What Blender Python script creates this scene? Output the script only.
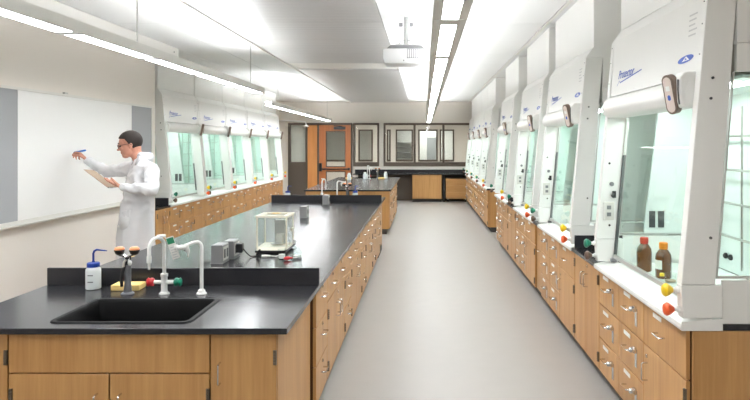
import bpy, bmesh, math, random
from mathutils import Vector, Matrix, Quaternion, noise

# ------------------------------------------------------------------ camera, light, exposure
for o in list(bpy.data.objects):
    bpy.data.objects.remove(o, do_unlink=True)
random.seed(4)
scene = bpy.context.scene
col = scene.collection
F, CU, CV, EYE = 640.0, 424.0, 145.5, 1.75
cam = bpy.data.cameras.new('camera')
cam.sensor_width = 36.0
cam.lens = F / 750 * 36
cam.shift_x = -(CU - 375) / 750
cam.shift_y = -(200 - CV) / 750
cam.clip_start = 0.05
camo = bpy.data.objects.new('camera', cam)
camo.location = (0, 0, EYE)
camo.rotation_euler = (math.radians(90), 0, 0)
col.objects.link(camo)
scene.camera = camo

world = bpy.data.worlds.new('world')
scene.world = world
world.use_nodes = True
world.node_tree.nodes['Background'].inputs[0].default_value = (1, 0.98, 0.95, 1)
world.node_tree.nodes['Background'].inputs[1].default_value = 0.3

LAMP_DOWN = 17.0      # pendant diffusers
LAMP_UP = 18.0        # uplight strips on top of the pendants
HOOD_LAMP = 11.0       # fluorescent tubes inside the fume hoods
scene.view_settings.view_transform = 'Standard'
scene.view_settings.look = 'None'
scene.view_settings.gamma = 1.0
scene.view_settings.use_curve_mapping = False
scene.view_settings.exposure = 1.08
scene.cycles.use_denoising = True
scene.cycles.transparent_max_bounces = 40
scene.cycles.max_bounces = 12
scene.cycles.diffuse_bounces = 6
scene.cycles.glossy_bounces = 4
scene.cycles.sample_clamp_indirect = 6.0

R = math.radians
CEIL = 3.12


def P(u, v, y):
    """a point at depth y seen at photo pixel (u, v), used for reading sizes off the photo"""
    return Vector(((u - CU) * y / F, y, EYE - (v - CV) * y / F))


# ------------------------------------------------------------------ materials
def lin(c):
    return tuple((x / 12.92 if x <= 0.04045 else ((x + 0.055) / 1.055) ** 2.4) for x in c) + (1,)


def s8(r, g, b):
    return lin((r / 255, g / 255, b / 255))


MATS = {}


def mat(name, color, rough=0.5, metal=0.0, bump=0.0, bscale=40.0, spec=0.5, var=0.0, vscale=3.0, coat=0.0):
    m = bpy.data.materials.new(name)
    m.use_nodes = True
    nt = m.node_tree
    b = nt.nodes['Principled BSDF']
    b.inputs['Base Color'].default_value = color
    b.inputs['Roughness'].default_value = rough
    b.inputs['Metallic'].default_value = metal
    b.inputs['Specular IOR Level'].default_value = spec
    b.inputs['Coat Weight'].default_value = coat
    tc = nt.nodes.new('ShaderNodeTexCoord')
    if var > 0:
        n = nt.nodes.new('ShaderNodeTexNoise')
        n.inputs['Scale'].default_value = vscale
        n.inputs['Detail'].default_value = 5
        nt.links.new(tc.outputs['Object'], n.inputs['Vector'])
        mx = nt.nodes.new('ShaderNodeMixRGB')
        mx.inputs[1].default_value = tuple(c * (1 - var) for c in color[:3]) + (1,)
        mx.inputs[2].default_value = tuple(min(1, c * (1 + var)) for c in color[:3]) + (1,)
        nt.links.new(n.outputs['Fac'], mx.inputs[0])
        nt.links.new(mx.outputs[0], b.inputs['Base Color'])
    if bump > 0:
        n = nt.nodes.new('ShaderNodeTexNoise')
        n.inputs['Scale'].default_value = bscale
        n.inputs['Detail'].default_value = 6
        nt.links.new(tc.outputs['Object'], n.inputs['Vector'])
        bp = nt.nodes.new('ShaderNodeBump')
        bp.inputs['Strength'].default_value = bump
        bp.inputs['Distance'].default_value = 0.002
        nt.links.new(n.outputs['Fac'], bp.inputs['Height'])
        nt.links.new(bp.outputs[0], b.inputs['Normal'])
    MATS[name] = m
    return m


def wood(name, c1, c2, rough=0.38, horizontal=False):
    m = bpy.data.materials.new(name)
    m.use_nodes = True
    nt = m.node_tree
    b = nt.nodes['Principled BSDF']
    b.inputs['Roughness'].default_value = rough
    tc = nt.nodes.new('ShaderNodeTexCoord')
    oi = nt.nodes.new('ShaderNodeObjectInfo')
    add = nt.nodes.new('ShaderNodeVectorMath')
    add.operation = 'ADD'
    mp = nt.nodes.new('ShaderNodeMapping')
    mp.inputs['Scale'].default_value = (1.2, 30, 30) if horizontal else (30, 30, 1.2)
    sc = nt.nodes.new('ShaderNodeVectorMath')
    sc.operation = 'SCALE'
    sc.inputs[0].default_value = (7, 5, 3)
    nt.links.new(oi.outputs['Random'], sc.inputs['Scale'])
    nt.links.new(tc.outputs['Object'], add.inputs[0])
    nt.links.new(sc.outputs[0], add.inputs[1])
    nt.links.new(add.outputs[0], mp.inputs['Vector'])
    n = nt.nodes.new('ShaderNodeTexNoise')
    n.inputs['Scale'].default_value = 1.6
    n.inputs['Detail'].default_value = 7
    n.inputs['Roughness'].default_value = 0.62
    nt.links.new(mp.outputs[0], n.inputs['Vector'])
    mp2 = nt.nodes.new('ShaderNodeMapping')
    mp2.inputs['Scale'].default_value = (0.4, 7, 7) if horizontal else (7, 7, 0.4)
    nt.links.new(add.outputs[0], mp2.inputs['Vector'])
    n2 = nt.nodes.new('ShaderNodeTexNoise')
    n2.inputs['Scale'].default_value = 1.3
    n2.inputs['Detail'].default_value = 2
    nt.links.new(mp2.outputs[0], n2.inputs['Vector'])
    mth = nt.nodes.new('ShaderNodeMath')
    mth.operation = 'MULTIPLY_ADD'
    mth.inputs[1].default_value = 0.55
    nt.links.new(n.outputs['Fac'], mth.inputs[0])
    m2 = nt.nodes.new('ShaderNodeMath')
    m2.operation = 'MULTIPLY'
    m2.inputs[1].default_value = 0.45
    nt.links.new(n2.outputs['Fac'], m2.inputs[0])
    nt.links.new(m2.outputs[0], mth.inputs[2])
    cr = nt.nodes.new('ShaderNodeValToRGB')
    cr.color_ramp.elements[0].position = 0.33
    cr.color_ramp.elements[0].color = c1
    cr.color_ramp.elements[1].position = 0.68
    cr.color_ramp.elements[1].color = c2
    nt.links.new(mth.outputs[0], cr.inputs[0])
    nt.links.new(cr.outputs[0], b.inputs['Base Color'])
    MATS[name] = m
    return m


def glass(name, tint, ior=1.45, rough=0.0):
    m = bpy.data.materials.new(name)
    m.use_nodes = True
    nt = m.node_tree
    nt.nodes.clear()
    out = nt.nodes.new('ShaderNodeOutputMaterial')
    tr = nt.nodes.new('ShaderNodeBsdfTransparent')
    tr.inputs[0].default_value = tint
    gl = nt.nodes.new('ShaderNodeBsdfGlossy')
    gl.inputs['Roughness'].default_value = rough
    fr = nt.nodes.new('ShaderNodeFresnel')
    fr.inputs['IOR'].default_value = ior
    mx = nt.nodes.new('ShaderNodeMixShader')
    ge = nt.nodes.new('ShaderNodeNewGeometry')
    iv = nt.nodes.new('ShaderNodeMath')
    iv.operation = 'SUBTRACT'
    iv.inputs[0].default_value = 1.0
    nt.links.new(ge.outputs['Backfacing'], iv.inputs[1])
    ml = nt.nodes.new('ShaderNodeMath')
    ml.operation = 'MULTIPLY'
    nt.links.new(fr.outputs[0], ml.inputs[0])
    nt.links.new(iv.outputs[0], ml.inputs[1])
    nt.links.new(ml.outputs[0], mx.inputs[0])
    nt.links.new(tr.outputs[0], mx.inputs[1])
    nt.links.new(gl.outputs[0], mx.inputs[2])
    nt.links.new(mx.outputs[0], out.inputs[0])
    MATS[name] = m
    return m


def emit(name, color, strength):
    m = bpy.data.materials.new(name)
    m.use_nodes = True
    nt = m.node_tree
    nt.nodes.clear()
    out = nt.nodes.new('ShaderNodeOutputMaterial')
    e = nt.nodes.new('ShaderNodeEmission')
    e.inputs[0].default_value = color
    e.inputs[1].default_value = strength
    nt.links.new(e.outputs[0], out.inputs[0])
    MATS[name] = m
    return m


def metal_panel(name):
    m = mat(name, s8(205, 204, 203), rough=0.42, metal=0.5)
    nt = m.node_tree
    b = nt.nodes['Principled BSDF']
    tc = nt.nodes.new('ShaderNodeTexCoord')
    mp = nt.nodes.new('ShaderNodeMapping')
    mp.inputs['Scale'].default_value = (0.5, 9, 1)
    n = nt.nodes.new('ShaderNodeTexNoise')
    n.inputs['Scale'].default_value = 2.0
    n.inputs['Detail'].default_value = 4
    nt.links.new(tc.outputs['Object'], mp.inputs[0])
    nt.links.new(mp.outputs[0], n.inputs['Vector'])
    bp = nt.nodes.new('ShaderNodeBump')
    bp.inputs['Strength'].default_value = 0.25
    bp.inputs['Distance'].default_value = 0.01
    nt.links.new(n.outputs['Fac'], bp.inputs['Height'])
    nt.links.new(bp.outputs[0], b.inputs['Normal'])
    return m


mat('floor_vinyl', s8(163, 159, 154), rough=0.42, bump=0.05, bscale=60, var=0.035, vscale=6, spec=0.4)
mat('tile_white', s8(230, 230, 229), rough=0.85, bump=0.1, bscale=90, spec=0.2)
mat('wall_beige', s8(224, 218, 210), rough=0.8, bump=0.04, bscale=120, spec=0.2)
mat('wall_white', s8(232, 231, 228), rough=0.8, bump=0.04, bscale=120, spec=0.2)
mat('trim_white', s8(226, 223, 218), rough=0.5)
mat('frame_brown', s8(94, 84, 75), rough=0.5, spec=0.3)
mat('epoxy_black', s8(46, 46, 49), rough=0.2, spec=0.4, var=0.08, vscale=4)
mat('sink_black', s8(12, 12, 13), rough=0.5, spec=0.15)
mat('kick_dark', s8(66, 62, 60), rough=0.6, spec=0.3)
mat('gap_shade', s8(84, 56, 34), rough=0.7, spec=0.2)  # darkened wood: shade of the gaps painted on the carcass behind the fronts
mat('hood_white', s8(236, 236, 233), rough=0.36, spec=0.4)
mat('hood_liner', s8(226, 232, 229), rough=0.45, spec=0.4)
mat('steel', s8(190, 188, 184), rough=0.3, metal=1.0)
mat('chrome', s8(215, 215, 215), rough=0.16, metal=1.0)
mat('hinge_dark', s8(128, 116, 102), rough=0.35, metal=0.8)
mat('alu', s8(198, 198, 196), rough=0.38, metal=0.7)
mat('alu_dark', s8(150, 150, 150), rough=0.42, metal=0.5)
mat('alu_light', s8(214, 212, 206), rough=0.45, metal=0.15)
mat('white_plastic', s8(238, 238, 235), rough=0.35)
mat('cream_plastic', s8(228, 222, 205), rough=0.45)
mat('black_plastic', s8(26, 26, 28), rough=0.4)
mat('grey_plastic', s8(128, 128, 130), rough=0.45)
mat('dark_grey', s8(70, 72, 74), rough=0.5)
mat('tube_grey', s8(112, 114, 118), rough=0.45)
mat('green_knob', s8(20, 120, 92), rough=0.35)
mat('red_knob', s8(205, 40, 48), rough=0.35)
mat('yellow_knob', s8(243, 205, 30), rough=0.35)
mat('orange_knob', s8(240, 95, 40), rough=0.35)
mat('brown_knob', s8(96, 72, 58), rough=0.35)
mat('blue_cap', s8(26, 60, 150), rough=0.35)
mat('eyewash_orange', s8(238, 160, 110), rough=0.4)
mat('bottle_poly', s8(222, 228, 228), rough=0.4)
mat('sponge_yellow', s8(244, 212, 140), rough=0.95, bump=0.8, bscale=160, spec=0.1)
mat('paper', s8(240, 239, 234), rough=0.8, spec=0.1)
mat('tag_green', s8(40, 130, 95), rough=0.6)
mat('amber', s8(92, 50, 14), rough=0.08, spec=0.6, coat=0.3)
mat('cap_red', s8(196, 62, 46), rough=0.5)
mat('cap_orange', s8(238, 140, 30), rough=0.5)
mat('board_white', s8(234, 234, 232), rough=0.28, spec=0.35)
mat('board_grey', s8(158, 160, 162), rough=0.85, bump=0.2, bscale=300, spec=0.1)
mat('ink_blue', s8(70, 100, 185), rough=0.5)
mat('ink_grey', s8(205, 205, 205), rough=0.6)
mat('monitor_frame', s8(120, 102, 90), rough=0.4)
mat('monitor_face', s8(226, 212, 204), rough=0.4)
mat('projector_white', s8(226, 226, 226), rough=0.4)
mat('lens_dark', s8(30, 32, 36), rough=0.1)
mat('coat_white', s8(216, 216, 218), rough=0.9, bump=0.15, bscale=220, spec=0.1)
mat('skin', s8(196, 140, 118), rough=0.5, var=0.06, vscale=30)
mat('hair', s8(40, 31, 27), rough=0.75, bump=0.9, bscale=120)
mat('shirt_blue', s8(150, 165, 198), rough=0.9, spec=0.1)
mat('trouser_grey', s8(66, 66, 72), rough=0.9, spec=0.1)
mat('shoe_black', s8(28, 26, 25), rough=0.4)
mat('marker_blue', s8(25, 105, 190), rough=0.35)
mat('clip_tan', s8(168, 148, 126), rough=0.6)
wood('oak', s8(174, 126, 74), s8(201, 155, 98))
wood('oak_level', s8(172, 124, 72), s8(199, 153, 96), horizontal=True)
wood('door_wood', s8(168, 98, 52), s8(196, 122, 70))
wood('panel_wood', s8(196, 128, 66), s8(216, 150, 88))
glass('hood_glass', (0.928, 0.982, 0.964, 1), 1.30)
glass('clear_glass', (0.95, 0.97, 0.965, 1), 1.35)
glass('window_glass', (0.93, 0.95, 0.94, 1), 1.45)
emit('lamp_glow', (0.95, 0.975, 1.0, 1), LAMP_DOWN)
emit('lamp_up', (0.95, 0.975, 1.0, 1), LAMP_UP)
emit('hood_glow', (0.97, 1, 0.98, 1), HOOD_LAMP)
emit('corridor_glow', (1, 0.98, 0.95, 1), 20.0)
metal_panel('radiant_metal')


# ------------------------------------------------------------------ mesh builder
class MB:
    def __init__(self):
        self.v, self.f, self.s = [], [], []

    def _add(self, vs, fs, smooth=False):
        n = len(self.v)
        self.v += [tuple(p) for p in vs]
        self.f += [tuple(i + n for i in f) for f in fs]
        self.s += [smooth] * len(fs)
        return self

    def box(self, x0, x1, y0, y1, z0, z1):
        x0, x1 = min(x0, x1), max(x0, x1)
        y0, y1 = min(y0, y1), max(y0, y1)
        z0, z1 = min(z0, z1), max(z0, z1)
        vs = [(x0, y0, z0), (x1, y0, z0), (x1, y1, z0), (x0, y1, z0),
              (x0, y0, z1), (x1, y0, z1), (x1, y1, z1), (x0, y1, z1)]
        return self._add(vs, [(0, 3, 2, 1), (4, 5, 6, 7), (0, 1, 5, 4), (1, 2, 6, 5), (2, 3, 7, 6), (3, 0, 4, 7)])

    def cbox(self, c, sx, sy, sz):
        return self.box(c[0] - sx / 2, c[0] + sx / 2, c[1] - sy / 2, c[1] + sy / 2, c[2] - sz / 2, c[2] + sz / 2)

    def loft(self, rings, cap0=True, cap1=True, closed=True, smooth=True):
        n = len(rings[0])
        vs = [p for r in rings for p in r]
        fs = []
        m = n if closed else n - 1
        for i in range(len(rings) - 1):
            for j in range(m):
                k = (j + 1) % n
                fs.append((i * n + j, i * n + k, (i + 1) * n + k, (i + 1) * n + j))
        self._add(vs, fs, smooth)
        b = len(self.v) - len(vs)
        if cap0:
            self.f.append(tuple(b + j for j in reversed(range(n))))
            self.s.append(False)
        if cap1:
            self.f.append(tuple(b + (len(rings) - 1) * n + j for j in range(n)))
            self.s.append(False)
        return self

    def tube(self, pts, r, n=8, cap=True):
        pts = [Vector(p) for p in pts]
        rs = r if isinstance(r, (list, tuple)) else [r] * len(pts)
        rings = []
        up = None
        for i, p in enumerate(pts):
            if i == 0:
                t = pts[1] - p
            elif i == len(pts) - 1:
                t = p - pts[i - 1]
            else:
                t = (pts[i + 1] - p).normalized() + (p - pts[i - 1]).normalized()
            t.normalize()
            if up is None:
                up = Vector((0, 0, 1)) if abs(t.z) < 0.9 else Vector((1, 0, 0))
            a = t.cross(up)
            a.normalize()
            b = a.cross(t)
            b.normalize()
            up = b
            rings.append([p + (a * math.cos(q) + b * math.sin(q)) * rs[i] for q in [2 * math.pi * k / n for k in range(n)]])
        return self.loft(rings, cap, cap)

    def lathe(self, prof, c=(0, 0, 0), axis='z', n=16):
        """prof: (radius, height) pairs from bottom to top"""
        rings = []
        for r, h in prof:
            ring = []
            for k in range(n):
                q = 2 * math.pi * k / n
                a, b = r * math.cos(q), r * math.sin(q)
                if axis == 'z':
                    ring.append((c[0] + a, c[1] + b, c[2] + h))
                elif axis == 'y':
                    ring.append((c[0] + a, c[1] - h, c[2] + b))     # grows towards -y
                else:
                    ring.append((c[0] + h, c[1] + a, c[2] + b))
            rings.append(ring)
        return self.loft(rings)

    def prism(self, poly, a0, a1, axis='x'):
        """poly in the plane across axis: x -> (y,z), y -> (x,z), z -> (x,y)"""
        def pt(p, a):
            return {'x': (a, p[0], p[1]), 'y': (p[0], a, p[1]), 'z': (p[0], p[1], a)}[axis]
        return self.loft([[pt(p, a0) for p in poly], [pt(p, a1) for p in poly]], smooth=False)

    def ell(self, c, rx, ry, rz, rot=None, n=14, m=9):
        rot = rot or Matrix.Identity(3)
        c = Vector(c)
        rings = []
        for i in range(m + 1):
            t = math.pi * (i / m)
            t = min(max(t, 0.02), math.pi - 0.02)
            rings.append([c + rot @ Vector((rx * math.sin(t) * math.cos(q), ry * math.sin(t) * math.sin(q), -rz * math.cos(t)))
                          for q in [2 * math.pi * k / n for k in range(n)]])
        return self.loft(rings)

    def caps(self, pts, rs, n=10):
        """chain of rounded tapering segments"""
        pts = [Vector(p) for p in pts]
        for p, r in zip(pts, rs):
            self.ell(p, r, r, r, n=n, m=7)
        for i in range(len(pts) - 1):
            self.tube([pts[i], pts[i + 1]], [rs[i], rs[i + 1]], n)
        return self

    def mesh(self, name, bev=0.0, seg=1, smooth=None):
        me = bpy.data.meshes.new(name)
        me.from_pydata(self.v, [], self.f)
        bm = bmesh.new()
        bm.from_mesh(me)
        for f, s in zip(bm.faces, self.s):
            f.smooth = s
        bmesh.ops.recalc_face_normals(bm, faces=bm.faces)
        if bev > 0:
            es = [e for e in bm.edges if len(e.link_faces) == 2 and e.calc_face_angle(0) > R(35)]
            bmesh.ops.bevel(bm, geom=es, offset=bev, segments=seg, affect='EDGES', profile=0.5, clamp_overlap=True)
        bm.to_mesh(me)
        bm.free()
        if any(self.s):
            me.set_sharp_from_angle(angle=R(40))
        return me

    def build(self, name, material, parent=None, bev=0.0, seg=1):
        o = bpy.data.objects.new(name, self.mesh(name, bev, seg))
        o.data.materials.append(MATS[material])
        col.objects.link(o)
        if parent:
            o.parent = parent
        return o


def tag(o, label=None, cat=None, group=None, kind=None):
    if label:
        o['label'] = label
    if cat:
        o['category'] = cat
    if group:
        o['group'] = group
    if kind:
        o['kind'] = kind
    return o


def empty(name, loc=(0, 0, 0), rz=0.0):
    o = bpy.data.objects.new(name, None)
    o.empty_display_size = 0.1
    o.location = loc
    o.rotation_euler = (0, 0, rz)
    col.objects.link(o)
    return o


def copy_tree(o, parent=None):
    c = o.copy()
    col.objects.link(c)
    c.parent = parent
    for ch in list(o.children):
        copy_tree(ch, c)
    return c


def part_copy(o, parent, loc):
    c = o.copy()
    col.objects.link(c)
    c.parent = parent
    c.location = loc
    return c


def grid_slab(xs, ys, skip, z0, z1, plane='xy'):
    """one slab with rectangular holes, cells (i, j) in skip are open"""
    mb = MB()
    nx, ny = len(xs), len(ys)
    def pt(a, b, z):
        return (a, b, z) if plane == 'xy' else (a, z, b)
    vs = [pt(x, y, z0) for y in ys for x in xs] + [pt(x, y, z1) for y in ys for x in xs]
    off = nx * ny
    fs = []
    solid = {(i, j) for i in range(nx - 1) for j in range(ny - 1)} - set(skip)
    for (i, j) in solid:
        a, b, c, d = j * nx + i, j * nx + i + 1, (j + 1) * nx + i + 1, (j + 1) * nx + i
        fs.append((a, d, c, b))
        fs.append((a + off, b + off, c + off, d + off))
        for (p, q, ni, nj) in ((a, b, i, j - 1), (b, c, i + 1, j), (c, d, i, j + 1), (d, a, i - 1, j)):
            if (ni, nj) not in solid:
                fs.append((p, q, q + off, p + off))
    mb._add(vs, fs)
    return mb


def struct(name, mb, material, label=None, bev=0.0):
    o = mb.build(name, material, None, bev)
    tag(o, label, None, None, 'structure')
    return o


def text_mesh(body, size, shear=0.0, name='lettering', extrude=0.0006):
    cu = bpy.data.curves.new(name, 'FONT')
    cu.body = body
    cu.size = size
    cu.shear = shear
    cu.extrude = extrude
    t = bpy.data.objects.new(name, cu)
    col.objects.link(t)
    dg = bpy.context.evaluated_depsgraph_get()
    me = bpy.data.meshes.new_from_object(t.evaluated_get(dg))
    bpy.data.objects.remove(t, do_unlink=True)
    me.name = name
    return me


# ------------------------------------------------------------------ the room
XL, XALC, XR, YB, YF = -3.74, -4.62, 2.16, 20.4, -1.4
YA0 = 8.9            # where the whiteboard wall ends and the hood alcove starts
struct('floor', MB().box(XALC - 0.2, XR + 0.2, YF - 0.2, YB + 8, -0.1, 0), 'floor_vinyl', 'pale grey sheet vinyl floor')
struct('wall_left', MB().box(XALC - 0.2, XL, YF, YA0, 0, CEIL + 0.1), 'wall_beige', 'beige painted wall behind the whiteboard')
struct('wall_alcove', MB().box(XALC - 0.2, XALC, YA0, YB, 0, CEIL + 0.1), 'wall_beige', 'beige wall behind the far row of fume hoods')
struct('wall_right', MB().box(XR, XR + 0.2, YF, YB, 0, CEIL + 0.1), 'wall_beige', 'beige wall behind the long row of fume hoods')
struct('wall_front', MB().box(XALC - 0.2, XR + 0.2, YF - 0.2, YF, 0, CEIL + 0.1), 'wall_beige', 'beige end wall opposite the door')
# back wall with openings: door set, window_1, window_2
DX0, DX1, DZ = -4.33, -2.28, 2.47
W1X0, W1X1 = -2.26, -1.43
W2X0, W2X1 = -1.29, 1.72
WZ0 = 1.087
struct('wall_back', grid_slab([XALC - 0.2, DX0, DX1, W1X0, W1X1, W2X0, W2X1, XR + 0.2], [0, WZ0, DZ, CEIL + 0.1],
                              {(1, 0), (1, 1), (3, 1), (5, 1)}, YB, YB + 0.15, 'xz'), 'wall_beige', 'beige end wall with door and windows')
struct('baseboard_left', MB().box(XL + 0.001, XL + 0.012, YF, YA0, 0, 0.1), 'kick_dark', 'dark vinyl base under the whiteboard wall')

# ceiling: slab, white tiles and metal radiant panels
ceil = struct('ceiling', MB().box(XALC - 0.2, XR + 0.2, YF - 0.2, YB + 0.15, CEIL + 0.02, CEIL + 0.12), 'trim_white', 'white tiled suspended ceiling')
T = 0.61
tile = None
tw = MB().box(-T / 2 + 0.0035, T / 2 - 0.0035, -0.606, 0.606, 0, 0.019).mesh('tile', 0.003)
tw.materials.append(MATS['tile_white'])
gx = [0.76 - T * k for k in range(9, -3, -1)]
y0t = -2.58
for i in range(len(gx) - 1):
    xc = gx[i] + T / 2
    if xc - T / 2 < XALC - 0.15 or xc + T / 2 > XR + 0.5:
        continue
    for k in range(19):
        yc = y0t + 0.61 + 1.22 * k
        if yc + 0.6 > YB:
            continue
        inpan = -2.30 < xc < -0.45
        if inpan and ((5.9 < yc < 10.6) or (11.3 < yc < 19.9) or yc < 5.9):
            continue
        o = bpy.data.objects.new('tile', tw)
        col.objects.link(o)
        o.parent = ceil
        o.location = (xc, yc, CEIL)
px0, px1 = 0.76 - 5 * T, 0.76 - 2 * T
pm = MB()
pm.box(-(px1 - px0) / 2 + 0.006, (px1 - px0) / 2 - 0.006, -0.598, 0.598, 0.002, 0.019)
for k in range(8):
    yy = -0.52 + k * 0.148
    pm.loft([[(-(px1 - px0) / 2 + 0.02, yy + 0.05 * math.cos(q), 0.002 - 0.003 * math.sin(q)) for q in [math.pi * j / 6 for j in range(7)]],
             [((px1 - px0) / 2 - 0.02, yy + 0.05 * math.cos(q), 0.002 - 0.003 * math.sin(q)) for q in [math.pi * j / 6 for j in range(7)]]], closed=False)
pme = pm.mesh('radiant_panel')
pme.materials.append(MATS['radiant_metal'])
for (a, b) in ((-2.5, 10.68), (11.56, 20.38)):
    n = round((b - a) / 1.205)
    st = (b - a) / n
    for k in range(n):
        o = bpy.data.objects.new('radiant_panel', pme)
        col.objects.link(o)
        o.parent = ceil
        o.location = ((px0 + px1) / 2, a + st * (k + 0.5), CEIL)
        o.scale.y = st / 1.205
struct('trim_1', MB().box(1.37, 1.40, YF, YB, CEIL - 0.012, CEIL - 0.001), 'trim_white', 'white ceiling edge trim along the fume hoods')
struct('trim_2', MB().box(px0 - 0.035, px0 - 0.005, YF, YB - 0.01, CEIL - 0.015, CEIL - 0.001), 'trim_white', 'white trim beside the ceiling metal panels')
struct('trim_3', MB().box(-2.2, 1.9, YB - 0.05, YB - 0.001, 0.99, 1.062), 'trim_white', 'white sill below the interior windows')
# pipe-like grommets on the sill are left to the trim itself

# corridor and the room across it, seen through the glass
CY = 24.4
struct('ceiling_corridor', MB().box(XALC - 0.2, XR + 0.2, YB + 0.15, YB + 8, 2.75, 2.85), 'tile_white', 'white corridor ceiling')
wx = [XALC - 0.2, -4.0, -2.95, -2.5, -1.95, -1.42, -1.27, -1.08, -0.42, -0.22, 0.52, 0.60, 1.15, XR + 0.2]
struct('wall_corridor', grid_slab(wx, [0, 1.14, 2.36, 2.75], {(1, 1), (3, 1), (5, 1), (7, 1), (9, 1), (11, 1)}, CY, CY + 0.12, 'xz'), 'wall_beige', 'beige corridor wall with windows to another room')
struct('wall_far', MB().box(XALC - 0.2, XR + 0.2, YB + 7.8, YB + 8, 0, 2.75), 'wall_white', 'white wall of the room across the corridor')
for (nm, xx) in (('wall_corridor_end', XALC - 0.2), ('wall_corridor_end.001', XR + 0.1)):
    struct(nm, MB().box(xx, xx + 0.1, YB + 0.16, YB + 7.8, 0, 2.75), 'wall_beige', 'beige end wall of the corridor')
wn = 3
for (a, b) in ((-4.0, -2.95), (-2.5, -1.95), (-1.42, -1.27), (-1.08, -0.42), (-0.22, 0.52), (0.60, 1.15)):
    w = empty('window_%d' % wn, ((a + b) / 2, CY, 1.14))
    tag(w, 'dark-framed window in the corridor wall', None, None, 'structure')
    wn += 1
    h = (b - a) / 2
    fr = MB().box(-h, -h + 0.055, -0.03, 0.06, 0, 1.22).box(h - 0.055, h, -0.03, 0.06, 0, 1.22)
    fr.box(-h + 0.055, h - 0.055, -0.03, 0.06, 0, 0.07).box(-h + 0.055, h - 0.055, -0.03, 0.06, 1.165, 1.22)
    fr.build('window_frame', 'frame_brown', w)
    MB().box(-h + 0.055, h - 0.055, 0.01, 0.016, 0.07, 1.165).build('pane', 'window_glass', w)


def lamp_simple(name, x0, x1, y0, y1, z, label):
    t = empty(name, ((x0 + x1) / 2, (y0 + y1) / 2, z))
    tag(t, label, 'lamp', None)
    hx, hy = (x1 - x0) / 2, (y1 - y0) / 2
    MB().box(-hx, hx, -hy, hy, 0, 0.05).build('housing', 'trim_white', t)
    MB().box(-hx + 0.02, hx - 0.02, -hy + 0.02, hy - 0.02, -0.004, -0.001).build('diffuser', 'corridor_glow', t)
    return t


lamp_simple('fill_lamp', -3.6, 1.2, 22.0, 22.25, 2.69, 'added unseen lamp lighting the corridor behind the windows')  # added out of view to brighten the corridor
lamp_simple('fill_lamp', 0.05, 0.35, 25.2, 27.8, 2.69, 'added unseen lamp lighting the room across the corridor')  # added out of view to brighten the far room
sh = empty('wall_shelf', (-0.78, YB + 7.6, 1.2))
tag(sh, 'white wall shelving in the room across the corridor', 'shelf')
for k in range(4):
    MB().box(-0.5, 0.5, -0.12, 0.18, 0.22 * k, 0.22 * k + 0.025).build('shelf_board', 'grey_plastic', sh)
for sx in (-0.5, 0.475):
    MB().box(sx, sx + 0.025, 0.14, 0.18, -0.1, 0.75).build('upright', 'steel', sh)
dp = empty('wall_door', (0.33, YB + 7.8, 0))
tag(dp, 'grey door in the white room across the corridor', 'door')
MB().box(-0.2, 0.2, -0.05, -0.002, 0.3, 2.1).build('leaf', 'board_grey', dp, 0.004)
MB().box(0.13, 0.16, -0.09, -0.05, 1.0, 1.12).build('handle', 'steel', dp)

# door set in the back wall
fr = empty('door_1', ((DX0 + DX1) / 2, YB, 0))
tag(fr, 'brown metal frame with sidelight and wooden door', None, None, 'structure')
ox = (DX0 + DX1) / 2
m = MB()
for (a, b) in ((DX0, DX0 + 0.065), (-3.775, -3.715), (-3.40, -3.345), (-2.335, DX1)):
    m.box(a - ox, b - ox, -0.03, 0.16, 0, DZ - 0.001)
m.box(DX0 + 0.065 - ox, -2.335 - ox, -0.03, 0.16, 2.405, DZ - 0.001)
m.box(DX0 + 0.065 - ox, -3.775 - ox, -0.03, 0.16, 0, 1.22)
m.build('door_frame', 'frame_brown', fr, 0.003)
MB().box(DX0 + 0.065 - ox, -3.775 - ox, 0.05, 0.056, 1.22, 2.405).build('pane', 'window_glass', fr)
MB().box(DX0 + 0.09 - ox, -3.80 - ox, 0.075, 0.085, 1.235, 2.39).build('blind', 'trim_white', fr)
MB().box(-3.713 - ox, -3.402 - ox, 0.0, 0.05, 0.01, 2.403).build('side_leaf', 'panel_wood', fr, 0.003)
lf = grid_slab([-3.343 - ox, -3.13 - ox, -2.50 - ox, -2.337 - ox], [0.012, 0.28, 0.93, 1.06, 2.21, 2.402], {(1, 1), (1, 3)}, 0.0, 0.05, 'xz').build('door_leaf', 'door_wood', fr)
m = MB()
for (z0, z1) in ((0.28, 0.93), (1.06, 2.21)):
    m.box(-3.13 - ox, -3.10 - ox, -0.006, 0.056, z0, z1).box(-2.53 - ox, -2.50 - ox, -0.006, 0.056, z0, z1)
    m.box(-3.10 - ox, -2.53 - ox, -0.006, 0.056, z0, z0 + 0.03).box(-3.10 - ox, -2.53 - ox, -0.006, 0.056, z1 - 0.03, z1)
m.build('glazing_frame', 'frame_brown', lf)
MB().box(-3.10 - ox, -2.53 - ox, 0.022, 0.028, 1.09, 2.18).build('pane', 'window_glass', lf)
MB().box(-3.10 - ox, -2.53 - ox, 0.022, 0.028, 0.31, 0.90).build('pane', 'window_glass', lf)
m = MB().tube([(-3.28 - ox, -0.06, 1.0), (-2.38 - ox, -0.06, 1.0)], 0.022, 10)
m.box(-3.33 - ox, -3.25 - ox, -0.08, -0.001, 0.93, 1.19).box(-2.42 - ox, -2.36 - ox, -0.07, -0.001, 0.96, 1.04)
m.build('push_bar', 'black_plastic', lf)
m = MB().box(-2.87 - ox, -2.50 - ox, -0.06, -0.001, 2.26, 2.35)
m.tube([(-2.6 - ox, -0.05, 2.35), (-2.85 - ox, -0.2, 2.38)], 0.012, 6)
m.build('door_closer', 'dark_grey', lf, 0.003)


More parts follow.
